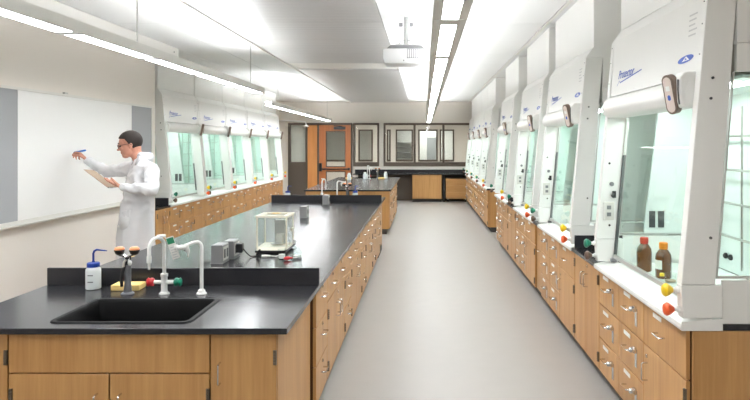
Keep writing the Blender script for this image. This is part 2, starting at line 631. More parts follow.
def window(name, x0, x1, mull, label):
    w = empty(name, ((x0 + x1) / 2, YB, WZ0))
    tag(w, label, None, None, 'structure')
    o = (x0 + x1) / 2
    h = DZ - WZ0 - 0.002
    a, b = x0 - o + 0.001, x1 - o - 0.001
    m = MB().box(a, a + 0.06, -0.025, 0.16, 0.001, h).box(b - 0.06, b, -0.025, 0.16, 0.001, h)
    m.box(a + 0.06, b - 0.06, -0.025, 0.16, h - 0.065, h).box(a + 0.06, b - 0.06, -0.025, 0.16, 0.001, 0.13)
    m.build('window_frame', 'frame_brown', w, 0.003)
    xs = [a + 0.06] + [q - o for q in mull] + [b - 0.06]
    for q in mull:
        MB().box(q - o - 0.035, q - o + 0.035, -0.025, 0.16, 0.13, h - 0.065).build('mullion', 'frame_brown', w, 0.003)
    for i in range(len(xs) - 1):
        l = xs[i] + (0.035 if i else 0)
        r = xs[i + 1] - (0.035 if i < len(xs) - 2 else 0)
        MB().box(l, r, 0.06, 0.066, 0.13, h - 0.065).build('pane', 'window_glass', w)
    return w


window('window_1', W1X0, W1X1, [], 'brown-framed single window beside the door')
window('window_2', W2X0, W2X1, [-0.30, 0.62], 'wide brown-framed window with three panes')


# ------------------------------------------------------------------ pendant lamps
def pendant(x, z, y0, y1, seg, w, label, cables, dr=0.8):
    t = empty('pendant_lamp', (x, y0, z))
    tag(t, label, 'lamp', 'linear pendant lamps')
    L = y1 - y0
    hw = w / 2
    # housing: flat soffit with a slot for the diffusers below, a trough for the uplight above
    prof = [(-hw, 0.0), (-hw * dr, 0.0), (-hw * dr, 0.012), (hw * dr, 0.012), (hw * dr, 0.0), (hw, 0.0), (hw, 0.08), (hw - 0.01, 0.08),
            (hw - 0.014, 0.045), (-hw + 0.014, 0.045), (-hw + 0.01, 0.08), (-hw, 0.08)]
    m = MB()
    m.loft([[(p[0], 0, p[1]) for p in prof], [(p[0], L, p[1]) for p in prof]], smooth=False)
    m.build('housing', 'alu_light', t)
    n = max(1, round(L / seg))
    pw = 0.08 if dr < 0.6 else 0.05
    st = L / n
    for k in range(n):
        MB().box(-hw * (dr - 0.01), hw * (dr - 0.01), k * st + 0.035, (k + 1) * st - 0.035, 0.003, 0.0115).build('diffuser', 'lamp_glow', t)
    for k in range(n + 1):
        yy = min(max(k * st, 0.03), L - 0.03)
        MB().box(-hw * 0.98, hw * 0.98, yy - pw, yy + pw, -0.003, -0.0005).build('end_plate', 'alu_light', t)
    MB().box(-hw * 0.5, hw * 0.5, 0.05, L - 0.05, 0.066, 0.072).build('uplight', 'lamp_up', t)
    for c in cables:
        MB().tube([(0, c - y0, 0.05), (0, c - y0, CEIL - z - 0.001)], 0.006, 6).build('suspension_cable', 'steel', t)
    return t


pendant(0.145, 2.45, 0.72, 19.6, 1.452, 0.19, 'long linear pendant lamp over the open aisle', [1.5, 11.1, 19.0], 0.48)
pendant(-2.33, 2.485, 0.52, 9.06, 1.22, 0.15, 'linear pendant lamp in front of the whiteboard', [1.0, 5.2, 8.6])
pendant(-2.92, 2.50, 12.0, 19.7, 1.22, 0.15, 'linear pendant lamp near the wooden door', [12.8, 19.3])

# projection screen case above the whiteboard
sc = empty('screen_housing', (-3.6, 6.0, CEIL - 0.16))
tag(sc, 'long white projection screen housing under the ceiling above whiteboard', 'screen housing')
m = MB().prism([(-0.13, 0.03), (-0.10, 0.0), (0.09, 0.0), (0.12, 0.03), (0.12, 0.158), (-0.13, 0.158)], -3.5, 3.05, 'y')
m.build('case', 'trim_white', sc, 0.004)
MB().box(-0.13, 0.122, 3.051, 3.07, 0, 0.158).build('end_cap', 'white_plastic', sc, 0.004)
MB().box(-0.012, 0.012, -3.4, 3.0, -0.006, -0.001).build('slot', 'ink_grey', sc)
MB().lathe([(0.008, 0), (0.008, 0.006)], (0.123, 2.9, 0.09), 'x', 8).build('screw', 'dark_grey', sc)

# projector
pj = empty('projector', (-0.19, 6.62, 2.60))
tag(pj, 'white ceiling projector hanging from a short pole', 'projector')
m = MB().prism([(-0.235, 0.055), (-0.22, 0.0), (0.22, 0.0), (0.235, 0.055), (0.235, 0.155), (-0.235, 0.155)], 0, 0.36, 'y')
m.build('body', 'projector_white', pj, 0.008, 2)
MB().prism([(-0.2, 0.157), (0.2, 0.157), (0.16, 0.195), (-0.16, 0.195)], 0.03, 0.33, 'y').build('top_cover', 'grey_plastic', pj, 0.004)
for k in range(9):
    MB().box(0.02 + k * 0.022, 0.034 + k * 0.022, -0.004, -0.0005, 0.06, 0.145).build('vent_slat', 'ink_grey', pj)
MB().box(0.012, 0.222, -0.0012, 0.001, 0.052, 0.152).build('vent_recess', 'grey_plastic', pj)
MB().lathe([(0.006, 0), (0.006, 0.003)], (-0.02, -0.0005, 0.03), 'y', 8).build('sensor', 'dark_grey', pj)
m = MB().tube([(0.0, 0.17, 0.19), (0.0, 0.17, CEIL - 2.6 - 0.001)], 0.022, 12)
m.build('pole', 'alu', pj)
MB().box(-0.11, 0.11, 0.08, 0.26, 0.197, 0.212).build('mount_plate', 'alu', pj, 0.002)
for s in (-1, 1):
    MB().tube([(s * 0.085, 0.17, 0.212), (s * 0.05, 0.17, 0.26), (0, 0.17, 0.27)], 0.008, 6).build('bracket_arm', 'alu', pj)
    MB().box(s * 0.035, s * 0.075, 0.15, 0.19, 0.41, 0.45).build('bolt_block', 'grey_plastic', pj, 0.003)
MB().lathe([(0.07, 0), (0.07, 0.01)], (0, 0.17, CEIL - 2.6 - 0.011), 'z', 16).build('ceiling_plate', 'white_plastic', pj)

# emergency shower by the door
es = empty('safety_shower', (-4.6, 19.0, 2.47))
tag(es, 'white emergency shower pipe with bell head beside the door', 'shower')
MB().tube([(0.0, 0, 0.04), (0.95, 0, 0.0), (1.07, 0, -0.02), (1.1, 0, -0.08)], 0.018, 8).build('pipe', 'white_plastic', es)
MB().lathe([(0.095, -0.16), (0.09, -0.145), (0.03, -0.115), (0.022, -0.08)], (1.1, 0, 0), 'z', 16).build('shower_head', 'alu_light', es)
MB().lathe([(0.04, -0.02), (0.04, 0)], (0.02, 0, 0.04), 'x', 12).build('flange', 'white_plastic', es)


# ------------------------------------------------------------------ base cabinets
# local frame: x along the front, front face at y = 0 looking to -y
HB, HT = 0.10, 0.845


def handle_mesh(vertical):
    pts = [(-0.05, 0, 0), (-0.05, -0.026, 0), (-0.044, -0.034, 0), (0.044, -0.034, 0), (0.05, -0.026, 0), (0.05, 0, 0)]
    if vertical:
        pts = [(p[2], p[1], p[0]) for p in pts]
    me = MB().tube(pts, 0.0048, 6).mesh('handle')
    me.materials.append(MATS['chrome'])
    return me


ME_HH, ME_HV = handle_mesh(False), handle_mesh(True)
ME_LABEL = MB().box(-0.06, 0.06, -0.005, -0.0005, -0.012, 0.012).mesh('label_holder', 0.001)
ME_LABEL.materials.append(MATS['white_plastic'])
m = MB().box(-0.02, 0.02, -0.004, -0.0005, -0.11, 0.0)
m.box(-0.017, 0.017, -0.018, -0.004, -0.022, 0.012)
m.lathe([(0.016, 0), (0.016, 0.02), (0.012, 0.026)], (0, -0.018, -0.005), 'y', 10)
ME_HASP = m.mesh('lock_hasp')
ME_HASP.materials.append(MATS['chrome'])
ME_LOCK = MB().lathe([(0.011, 0), (0.011, 0.006), (0.007, 0.009)], (0, -0.0005, 0), 'y', 10).mesh('cylinder_lock')
ME_LOCK.materials.append(MATS['chrome'])
m = MB().box(-0.008, 0.008, -0.007, 0.004, -0.035, 0.035)
for k in range(5):
    m.tube([(0, -0.006, -0.034 + k * 0.0142), (0, -0.006, -0.0225 + k * 0.0142)], 0.0075, 6)
ME_HINGE = m.mesh('hinge')
ME_HINGE.materials.append(MATS['hinge_dark'])


def sub(name, me, parent, loc):
    o = bpy.data.objects.new(name, me)
    col.objects.link(o)
    o.parent = parent
    o.location = loc
    return o


FT = 0.02          # front thickness


def front(t, name, x0, x1, z0, z1, material='oak'):
    """a drawer or door front with its own origin at its lower left corner"""
    g = 0.0036
    mb = MB().box(0, x1 - x0 - 2 * g, 0, FT, 0, z1 - z0 - 2 * g)
    o = mb.build(name, material, t, 0.0015)
    o.location = (x0 + g, 0, z0 + g)
    return o


def carcass(t, w, depth, kick=True, material='oak', solid=True):
    if solid:
        m = MB().box(0.001, w - 0.001, FT + 0.001, depth, HB, HT - 0.001)
    else:
        m = MB().box(0.001, 0.02, FT + 0.001, depth, HB, HT - 0.001).box(w - 0.02, w - 0.001, FT + 0.001, depth, HB, HT - 0.001)
        m.box(0.02, w - 0.02, FT + 0.001, depth, HB, HB + 0.02).box(0.02, w - 0.02, depth - 0.01, depth, HB + 0.02, HT - 0.001)
        m.box(0.02, w - 0.02, FT + 0.001, FT + 0.015, HT - 0.2, HT - 0.001)
    m.build('body', material, t)
    if kick:
        MB().box(0.001, w - 0.001, 0.075, depth - 0.02, 0, HB - 0.001).build('toe_kick', 'kick_dark', t)


def drawer_unit(w, depth, n=3, hasp=True, handle_dx=0.0):
    t = empty('drawer_cabinet')
    carcass(t, w, depth, material='gap_shade')
    hs = [HB + (HT - HB) * k / n for k in range(n + 1)]
    for k in range(n):
        d = front(t, 'drawer', 0, w, hs[k], hs[k + 1])
        dh = hs[k + 1] - hs[k]
        if hasp:
            sub('handle', ME_HH, d, (w * 0.42, 0, dh * 0.52))
            sub('label_holder', ME_LABEL, d, (w * 0.36, 0, dh * 0.83))
            sub('lock_hasp', ME_HASP, d, (w * 0.72, 0, dh * 0.66))
        else:
            sub('handle', ME_HH, d, (w * 0.5, 0, dh * 0.62))
            sub('cylinder_lock', ME_LOCK, d, (w * 0.5, 0, dh * 0.86))
    return t


def drawer_door_unit(w, depth, hinge_left=True):
    t = empty('drawer_door_cabinet')
    carcass(t, w, depth, material='gap_shade')
    zs = HT - 0.25
    d = front(t, 'drawer', 0, w, zs, HT)
    sub('handle', ME_HH, d, (w * 0.45, 0, 0.12))
    sub('label_holder', ME_LABEL, d, (w * 0.36, 0, 0.205))
    c = front(t, 'door', 0, w, HB, zs)
    hx = w - 0.014 if not hinge_left else 0.010
    sub('handle', ME_HV, c, (0.06 if not hinge_left else w - 0.07, 0, zs - HB - 0.15))
    sub('cylinder_lock', ME_LOCK, c, (0.06 if not hinge_left else w - 0.07, 0, zs - HB - 0.06))
    for zz in (0.08, zs - HB - 0.08):
        sub('hinge', ME_HINGE, c, (hx, 0, zz))
    return t


def two_door_unit(w, depth, top_drawers=False):
    t = empty('two_door_cabinet')
    carcass(t, w, depth, material='gap_shade')
    zt = HT - 0.2 if top_drawers else HT
    for s in (0, 1):
        x0, x1 = (0, w / 2) if s == 0 else (w / 2, w)
        if top_drawers:
            d = front(t, 'drawer', x0, x1, zt, HT)
            sub('handle', ME_HH, d, (w / 4, 0, 0.09))
            sub('cylinder_lock', ME_LOCK, d, (w / 4, 0, 0.15))
        c = front(t, 'door', x0, x1, HB, zt)
        sub('handle', ME_HV, c, (w / 2 - 0.05 if s == 0 else 0.045, 0, zt - HB - 0.16))
        if s:
            sub('cylinder_lock', ME_LOCK, c, (0.045, 0, zt - HB - 0.05))
        for zz in (0.09, zt - HB - 0.09):
            sub('hinge', ME_HINGE, c, (0.010 if s == 0 else w / 2 - 0.014, 0, zz))
    return t


def place(t, x, y, rz, label, cat, group):
    t.location = (x, y, 0)
    t.rotation_euler = (0, 0, rz)
    tag(t, label, cat, group)
    return t


ORD = ['first', 'second', 'third', 'fourth', 'fifth', 'sixth', 'seventh', 'eighth']
XH = 1.27            # sill line of the right-hand fume hoods
XF = 1.287           # face of the cabinets below them
XHL = -3.72          # face of the cabinets under the left-hand fume hoods
WR, WL = 1.60, 1.486
DEP = 0.82
# near ends of the right-hand hoods (bench one: four with two gaps; bench two: four in a row)
HR = [3.12, 5.47, 7.42, 9.80]
HR2 = [12.92, 14.57, 16.22, 17.87]
HLN = [9.37 + 1.5 * k for k in range(5)]

proto = {}


def make(kind, *a, **k):
    key = (kind.__name__,) + a + tuple(sorted(k.items()))
    if key in proto:
        return copy_tree(proto[key])
    proto[key] = kind(*a, **k)
    return proto[key]


def hood_name(i):
    return ['the hood with amber bottles', 'the second aisle hood', 'the third aisle hood', 'the fourth aisle hood'][i]


for i, y in enumerate(HR):
    # facing -x: local x runs towards -y, so the origin sits at the far end of each unit
    y += 0.02 if i == 0 else 0
    place(make(drawer_door_unit, 0.61, DEP, hinge_left=False), XF, y + 0.61, R(-90), 'oak cabinet with one drawer above a door under ' + hood_name(i), 'cabinet', 'oak cabinets under the fume hoods')
    place(make(drawer_unit, 0.475, DEP), XF, y + 0.61 + 0.475, R(-90), 'middle oak three-drawer cabinet with locks under ' + hood_name(i), 'cabinet', 'oak cabinets under the fume hoods')
    place(make(drawer_unit, 0.475, DEP), XF, y + 0.61 + 0.95, R(-90), 'window-side oak three-drawer cabinet with locks under ' + hood_name(i), 'cabinet', 'oak cabinets under the fume hoods')
place(make(two_door_unit, 0.755, DEP), XF, 5.463, R(-90), 'oak two-door cabinet between the bottle hood and the next hood', 'cabinet', 'oak cabinets under the fume hoods')
place(make(two_door_unit, 0.80, DEP), XF, 9.795, R(-90), 'oak two-door cabinet before the last hood of the long bench', 'cabinet', 'oak cabinets under the fume hoods')
place(make(drawer_unit, 0.37, DEP, n=1, hasp=False), XF + 0.02, 7.41, R(-90), 'narrow recessed oak cabinet between two hoods', 'cabinet', 'oak cabinets under the fume hoods')
for i, y in enumerate(HR2):
    place(make(drawer_door_unit, 0.63, DEP, hinge_left=False), XF, y + 0.63, R(-90), 'oak drawer-over-door cabinet under the %s hood of the bench by the windows' % ORD[i], 'cabinet', 'oak cabinets on the window bench')
    place(make(drawer_unit, 0.505, DEP), XF, y + 0.63 + 0.505, R(-90), 'middle oak three-drawer cabinet under the %s hood of the bench by the windows' % ORD[i], 'cabinet', 'oak cabinets on the window bench')
    place(make(drawer_unit, 0.505, DEP), XF, y + 0.63 + 1.01, R(-90), 'last oak three-drawer cabinet under the %s hood of the bench by the windows' % ORD[i], 'cabinet', 'oak cabinets on the window bench')
# left side, facing +x: local x runs towards +y
place(make(two_door_unit, 0.46, DEP), XHL, YA0 + 0.004, R(90), 'oak two-door cabinet at the end of the whiteboard wall', 'cabinet', 'oak cabinets along the whiteboard side')
for i, y in enumerate(HLN):
    nm = ORD[i] + ' hood from the whiteboard'
    place(make(drawer_unit, 0.49, DEP, n=3), XHL, y, R(90), 'oak three-drawer cabinet at the whiteboard side under the ' + nm, 'cabinet', 'oak cabinets along the whiteboard side')
    place(make(drawer_unit, 0.49, DEP, n=3), XHL, y + 0.49, R(90), 'oak three-drawer cabinet in the middle under the ' + nm, 'cabinet', 'oak cabinets along the whiteboard side')
    place(make(drawer_door_unit, 0.515, DEP, hinge_left=True), XHL, y + 0.98, R(90), 'oak cabinet with drawer above door under the ' + nm, 'cabinet', 'oak cabinets along the whiteboard side')


ep = MB().box(0.025, 0.83, -0.022, -0.002, HB, HT - 0.001).box(0.1, 0.83, -0.02, -0.002, 0, HB)
o = ep.build('end_panel', 'oak', None, 0.0015)
o.location = (XF, HR[0] + 0.02, 0)
tag(o, 'flat oak end panel of the long fume hood bench', 'panel')
o = MB().box(0.025, 0.83, -0.022, -0.002, HB, HT - 0.001).build('end_panel', 'oak', None, 0.0015)
o.location = (XF, HR2[0], 0)
tag(o, 'flat oak end panel of the bench by the windows', 'panel')
k_ = MB().box(0.1, 0.83, -0.02, -0.002, 0, HB - 0.001).build('toe_kick', 'kick_dark', o)
o = MB().box(0, 0.02, 0, 0.8, HB, HT - 0.001).build('end_panel', 'oak', None, 0.0015)
o.location = (XHL - 0.82, HLN[-1] + 1.5 + 0.002, 0)
o.rotation_euler = (0, 0, 0)


o.data = MB().box(0.0, 0.80, 0.0, 0.02, 0, HT - 0.001).mesh('end_panel', 0.0015)
o.data.materials.append(MATS['oak'])
tag(o, 'flat oak end panel of the hood row nearest the wooden door', 'panel')


# black worktops under the hoods
def worktop(name, x0, x1, y0, y1, label, splashes=()):
    o = MB().box(0, x1 - x0, 0, y1 - y0, HT + 0.0005, 0.875).build(name, 'epoxy_black', None, 0.003, 2)
    o.location = (x0, y0, 0)
    tag(o, label, 'worktop', 'black worktops under the fume hoods')
    for (a, b, c, d) in splashes:
        MB().box(a - x0, b - x0, c - y0, d - y0, 0.8755, 0.985).build('splash', 'epoxy_black', o, 0.003)
    return o


worktop('bench_worktop', XH - 0.005, XR - 0.005, HR[0] + 0.003, HR[3] + 1.61, 'black epoxy worktop under the long row of fume hoods',
        [(XH + 0.012, XR - 0.01, 5.438, 5.458), (XH + 0.012, XR - 0.01, 9.768, 9.788)])
worktop('bench_worktop', XH - 0.005, XR - 0.005, HR2[0] - 0.02, HR2[3] + 1.65, 'black epoxy worktop under the fume hoods near the windows')
worktop('bench_worktop', XALC + 0.005, XHL + 0.005, YA0 + 0.002, HLN[-1] + 1.53, 'black epoxy worktop under the hoods on the whiteboard side',
        [(XALC + 0.006, XHL - 0.012, HLN[0] - 0.032, HLN[0] - 0.012)])


# ------------------------------------------------------------------ fume hoods
def lerp(a, b, t):
    return a + (b - a) * t


def slant(z):
    return lerp(-0.015, 0.115, (z - 1.07) / (2.5 - 1.07))


def knob(t, x, y, z, material):
    k = MB().lathe([(0.012, 0.03), (0.016, 0.035), (0.031, 0.055), (0.034, 0.066), (0.026, 0.078), (0.012, 0.082)], (x, y, z), 'y', 8).build('valve_knob', material, t)
    MB().lathe([(0.017, 0), (0.017, 0.014), (0.011, 0.018), (0.011, 0.034)], (x, y, z), 'y', 10).build('valve_stem', 'white_plastic', k)
    return k


def make_hood(W):
    t = empty('fume_hood')
    Z0 = 0.8755
    PT = 0.06
    SL = 0.34       # where the side glass ends
    YBK = 0.82
    # airfoil sill
    prof = [(-0.012, 0.848), (-0.016, 0.862), (-0.012, 0.878), (0.03, 0.888), (0.13, 0.905), (0.15, 0.9), (0.15, Z0 + 0.001), (-0.004, Z0 + 0.001), (-0.006, 0.848)]
    MB().prism([(p[0] - 0.004, p[1]) for p in prof], 0.0, W, 'x').build('airfoil_sill', 'hood_white', t)
    MB().box(PT, W - PT, 0.152, YBK - 0.03, Z0 + 0.001, 0.896).build('work_surface', 'hood_liner', t)
    for s, x0 in ((0, 0.0), (1, W - PT)):
        x1 = x0 + PT
        # base block and leaning post
        MB().prism([(-0.008, 0.906), (-0.016, 1.068), (0.185, 1.068), (0.185, 0.908), (0.12, 0.908)], x0, x1, 'x').build('base_block', 'hood_white', t, 0.003)
        MB().prism([(slant(1.07), 1.07), (slant(2.5), 2.5), (slant(2.5) + 0.142, 2.5), (slant(1.07) + 0.165, 1.07)], x0, x1, 'x').build('post', 'hood_white', t, 0.003)
        xo = x0 + (0.012 if s == 0 else PT - 0.032)
        xa, xb = xo, xo + 0.02
        MB().box(xa, xb, 0.19, YBK, Z0 + 0.001, 1.09).build('lower_side_panel', 'hood_white', t, 0.002)
        MB().prism([(0.160, 1.098), (0.160, 1.11), (0.245, 2.112), (0.25, 2.112), (0.168, 1.11), (YBK, 1.11), (YBK, 1.098)], xa, xb, 'x').build('glass_frame', 'alu', t)
        xm = (xa + xb) / 2
        MB().prism([(0.169, 1.111), (0.251, 2.11), (SL + 0.12, 2.11), (SL + 0.0, 1.111)], xm - 0.003, xm + 0.003, 'x').build('side_glass', 'hood_glass', t)
        MB().prism([(SL + 0.001, 1.111), (SL + 0.121, 2.11), (YBK, 2.11), (YBK, 1.111)], xa, xb, 'x').build('side_liner', 'hood_liner', t)
        MB().box(xa - 0.004, xb + 0.004, slant(2.5) + 0.144, YBK, 2.113, 2.25).build('upper_side_panel', 'hood_white', t, 0.002)
        MB().prism([(slant(2.5) + 0.144, 2.252), (slant(2.5) + 0.144, 2.502), (slant(2.5) + 0.002, 2.502), (0.182, 2.594), (0.182, CEIL - 0.004), (YBK, CEIL - 0.004), (YBK, 2.252)],
                   x0 + 0.004, x1 - 0.004, 'x').build('enclosure_side', 'hood_white', t, 0.002)
        for zz in (2.08, 1.98, 1.3):
            xs = x0 - 0.003 if s == 0 else x1 + 0.003
            yy = slant(zz) + (0.06 if zz > 1.5 else 0.12)
            mm = MB()
            mm.lathe([(0.007, -0.004), (0.007, 0.004)], (xs, yy, zz), 'x', 8)
            mm.build('screw', 'dark_grey', t)
        for zz in (2.2, 2.35, 2.46):
            MB().lathe([(0.004, 0), (0.003, 0.004)], (x0 + PT / 2, slant(zz), zz), 'y', 6).build('screw', 'grey_plastic', t)
        # outlets on the inner liner
        xi = xb if s == 0 else xa
        sg = 1 if s == 0 else -1
        for yy in (0.40, 0.465):
            MB().box(xi + sg * 0.0005, xi + sg * 0.007, yy - 0.022, yy + 0.022, 1.15, 1.27).build('wall_outlet', 'dark_grey', t, 0.001)
    # inner face of the x = 0 post: dial, latch, outlet box
    MB().lathe([(0.016, 0.0), (0.016, 0.012), (0.008, 0.016)], (PT + 0.0005, 0.095, 1.47), 'x', 12).build('dial', 'grey_plastic', t)
    m = MB().box(PT + 0.0005, PT + 0.012, 0.10, 0.125, 1.37, 1.42)
    m.tube([(PT + 0.01, 0.11, 1.40), (PT + 0.03, 0.09, 1.385)], 0.009, 6)
    m.build('latch', 'black_plastic', t)
    q = MB().box(PT + 0.0005, PT + 0.014, 0.035, 0.11, 1.21, 1.34).build('outlet_box', 'alu_light', t, 0.002)
    for zz in (1.25, 1.30):
        MB().box(PT + 0.0145, PT + 0.016, 0.058, 0.088, zz - 0.014, zz + 0.014).build('socket', 'grey_plastic', q)
    for zz in (1.17, 1.62):
        MB().lathe([(0.008, 0.0), (0.008, 0.004)], (PT + 0.0005, 0.08, zz), 'x', 8).build('indicator', 'black_plastic', t)
    # back, top and enclosure
    MB().box(0.035, W - 0.035, YBK - 0.028, YBK, 0.9, 2.12).build('back_baffle', 'hood_liner', t)
    MB().box(0.035, W - 0.035, 0.30, YBK - 0.03, 2.085, 2.10).build('hood_ceiling', 'hood_liner', t)
    MB().box(0.25, W - 0.25, 0.36, 0.48, 2.077, 2.084).build('hood_lamp', 'hood_glow', t)
    hp = MB().prism([(slant(2.10) + 0.012, 2.105), (slant(2.5), 2.5), (0.18, 2.592), (0.21, 2.592), (0.21, 2.50), (slant(2.10) + 0.05, 2.105)], PT + 0.001, W - PT - 0.001, 'x').build('header_panel', 'hood_white', t)
    MB().box(PT - 0.04, W - PT + 0.04, 0.18, 0.20, 2.594, CEIL - 0.003).build('enclosure_panel', 'hood_white', t, 0.002)
    # rounded light canopy above the sash
    zc, rc = 2.025, 0.072
    ring = [(0.085 - rc * 0.8 * math.cos(q), zc + rc * math.sin(q)) for q in [R(-80 + 16 * k) for k in range(11)]]
    ring = [(p[0] - 0.0 + (p[1] - zc) * 0.1, p[1]) for p in ring] + [(0.2, zc + rc), (0.2, zc - rc)]
    MB().loft([[(PT + 0.002, p[0], p[1]) for p in ring], [(W - PT - 0.002, p[0], p[1]) for p in ring]]).build('light_canopy', 'hood_white', t)
    # sash
    def sy(z):
        return slant(z) + 0.135
    sa = MB().prism([(sy(0.96), 0.96), (sy(1.95), 1.95), (sy(1.95) + 0.006, 1.95), (sy(0.96) + 0.006, 0.96)], PT + 0.02, W - PT - 0.005, 'x').build('sash', 'hood_glass', t)
    MB().prism([(sy(0.935) - 0.008, 0.935), (sy(0.96) - 0.008, 0.96), (sy(0.96) + 0.012, 0.96), (sy(0.935) + 0.012, 0.935)], PT + 0.02, W - PT - 0.005, 'x').build('sash_rail', 'alu', sa)
    MB().prism([(sy(0.93), 0.93), (sy(1.68), 1.68), (sy(1.68) + 0.02, 1.68), (sy(0.93) + 0.02, 0.93)], PT + 0.002, PT + 0.018, 'x').build('sash_stile', 'dark_grey', sa)
    MB().prism([(sy(1.68) + 0.002, 1.68), (sy(1.95) + 0.002, 1.95), (sy(1.95) + 0.018, 1.95), (sy(1.68) + 0.018, 1.68)], PT + 0.002, PT + 0.018, 'x').build('sash_track', 'alu_light', sa)
    MB().prism([(sy(1.0), 1.0), (sy(1.45), 1.45), (sy(1.45) + 0.02, 1.45), (sy(1.0) + 0.02, 1.0)], W - PT - 0.005, W - PT - 0.0005, 'x').build('sash_stile', 'dark_grey', sa)
    MB().box(PT + 0.002, PT + 0.03, sy(0.9) - 0.02, sy(0.9) + 0.02, 0.907, 0.93).build('sash_foot', 'grey_plastic', sa)
    # lattice of rods at the back
    for zz in (1.15, 1.37, 1.59, 1.81):
        MB().tube([(0.09, 0.74, zz), (W - 0.09, 0.74, zz)], 0.008, 6).build('lattice_rod', 'steel', t)
    for xx in (0.3, 0.64, 0.98, 1.3):
        MB().tube([(xx, 0.757, 0.95), (xx, 0.757, 2.0)], 0.008, 6).build('lattice_rod', 'steel', t)
    for xx in (0.36, 0.43, W - 0.4):
        MB().lathe([(0.02, 0.0), (0.02, 0.012), (0.012, 0.02)], (xx, YBK - 0.029, 1.0), 'y', 10).build('service_port', 'black_plastic', t)
    # valves on the front of the base blocks
    knob(t, W - 0.03, -0.016, 1.04, 'yellow_knob')
    knob(t, W - 0.03, -0.010, 0.945, 'orange_knob')
    knob(t, 0.03, -0.016, 1.035, 'green_knob')
    knob(t, 0.03, -0.010, 0.945, 'brown_knob')
    # airflow monitor at the x = W end
    xm0, xm1 = W - PT - 0.25, W - PT - 0.004
    MB().prism([(0.008, 1.975), (0.004, 2.09), (0.03, 2.12), (0.09, 2.12), (0.09, 1.94), (0.02, 1.94)], xm0 + 0.13, xm1, 'x').build('monitor_bracket', 'hood_white', t, 0.008, 2)
    def pill(w, h, off, zc=0.0):
        pts = []
        for k in range(24):
            q = 2 * math.pi * k / 24
            a, b = math.cos(q) * w, math.sin(q) * w
            b += (h - w) if b > 1e-6 else -(h - w)
            pts.append((a, off, zc + b))
        return pts
    fm = MB().loft([pill(0.037, 0.102, -0.012), pill(0.037, 0.102, 0.022)]).build('airflow_monitor', 'monitor_frame', t)
    fm.location = (W - PT - 0.085, -0.010, 2.010)
    fm.rotation_euler = (R(13), 0, R(22))
    MB().loft([pill(0.027, 0.091, -0.0145), pill(0.027, 0.091, -0.0122)]).build('monitor_face', 'monitor_face', fm)
    MB().loft([pill(0.01, 0.014, -0.0165, -0.015), pill(0.01, 0.014, -0.0147, -0.015)]).build('monitor_button', 'ink_blue', fm)
    MB().box(-0.013, 0.013, -0.0165, -0.0147, 0.02, 0.045).build('monitor_display', 'white_plastic', fm)
    MB().tube([(W - PT - 0.02, 0.0, 2.08), (W - PT - 0.016, -0.002, 2.03), (W - PT - 0.008, -0.002, 1.99), (W - PT - 0.003, 0.0, 1.955)], 0.004, 5).build('bracket_seam', 'dark_grey', t)  # made-up dark rod drawing the seam line between bracket and post
    # printed lettering and emblem on the header panel (local frame: reads along +x, plane leans back)
    rx = math.atan2(2.5 - 2.117, slant(2.5) - (slant(2.10) + 0.012))
    def onhead(o, x, z, lift=0.0018):
        y = lerp(slant(2.10) + 0.012, slant(2.5), (z - 2.105) / (2.5 - 2.105))
        o.location = (x, y - lift, z)
        o.rotation_euler = (rx, 0, 0)
    tx = bpy.data.objects.new('brand_lettering', TEXT_ME)
    col.objects.link(tx)
    tx.parent = t
    onhead(tx, PT + 0.16, 2.215)
    sw = MB().loft([[(0, 0, 0), (0, 0.006, 0)], [(0.05, 0.035, 0), (0.05, 0.039, 0)], [(0.07, 0.018, 0), (0.07, 0.026, 0)], [(0.5, 0.06, 0), (0.5, 0.067, 0)]], False, False, closed=False, smooth=False)
    sw = sw.build('brand_underline', 'ink_blue', t)
    onhead(sw, PT + 0.14, 2.165)
    em = MB()
    outer = [(0.1 * math.cos(q), 0.019 * math.sin(q) + 0.004 * math.cos(q)) for q in [2 * math.pi * k / 24 for k in range(24)]]
    tri = [(0.045 * math.cos(q), 0.018 * math.sin(q)) for q in [R(90), R(210), R(330)]]
    em.prism(outer, 0, 0.0008, 'z')
    emo = em.build('emblem', 'ink_blue', t)
    onhead(emo, W - 0.22, 2.20)
    em2 = MB().prism([(-0.045, -0.010), (0.05, -0.008), (0.008, 0.014)], 0.0009, 0.0016, 'z').build('emblem_triangle', 'paper', emo)
    em3 = MB().prism([(-0.012, -0.005), (0.022, -0.004), (0.006, 0.006)], 0.0017, 0.0022, 'z').build('emblem_triangle', 'ink_blue', emo)
    for k in range(5):
        ln = MB().box(0, 0.1 - 0.012 * (k % 3), -0.004, 0.004, 0, 0.0006).build('fine_print', 'ink_grey', t)
        onhead(ln, W - 0.20, 2.42 - 0.026 * k)
    return t


TEXT_ME = text_mesh('Protector', 0.082, 0.35)
TEXT_ME.materials.append(MATS['ink_blue'])

hood_r = make_hood(WR)
hood_l = make_hood(WL)
labs = ['white fume hood with two amber bottles inside, at the bench end panel',
        'white fume hood after the black gap beside the bottle hood',
        'white fume hood directly following the second hood of the long bench',
        'white fume hood at the window-side end of the long bench']
for i, y in enumerate(HR):
    h = hood_r if i == 0 else copy_tree(hood_r)
    place(h, XH, y + WR, R(-90), labs[i], 'fume hood', 'fume hoods on the aisle side')
for i, y in enumerate(HR2):
    place(copy_tree(hood_r), XH, y + WR, R(-90), '%s white fume hood on the bench leading to the windows' % ORD[i], 'fume hood', 'fume hoods on the aisle side')
for i, y in enumerate(HLN):
    h = hood_l if i == 0 else copy_tree(hood_l)
    place(h, XHL, y + 0.001 * i, R(90), '%s white fume hood counted from the whiteboard wall' % ORD[i], 'fume hood', 'fume hoods on the whiteboard side')


# ------------------------------------------------------------------ island benches
XI0, XI1 = -2.365, -0.655          # edges of the island worktops
XC1 = -0.680                       # cabinet fronts on the aisle side


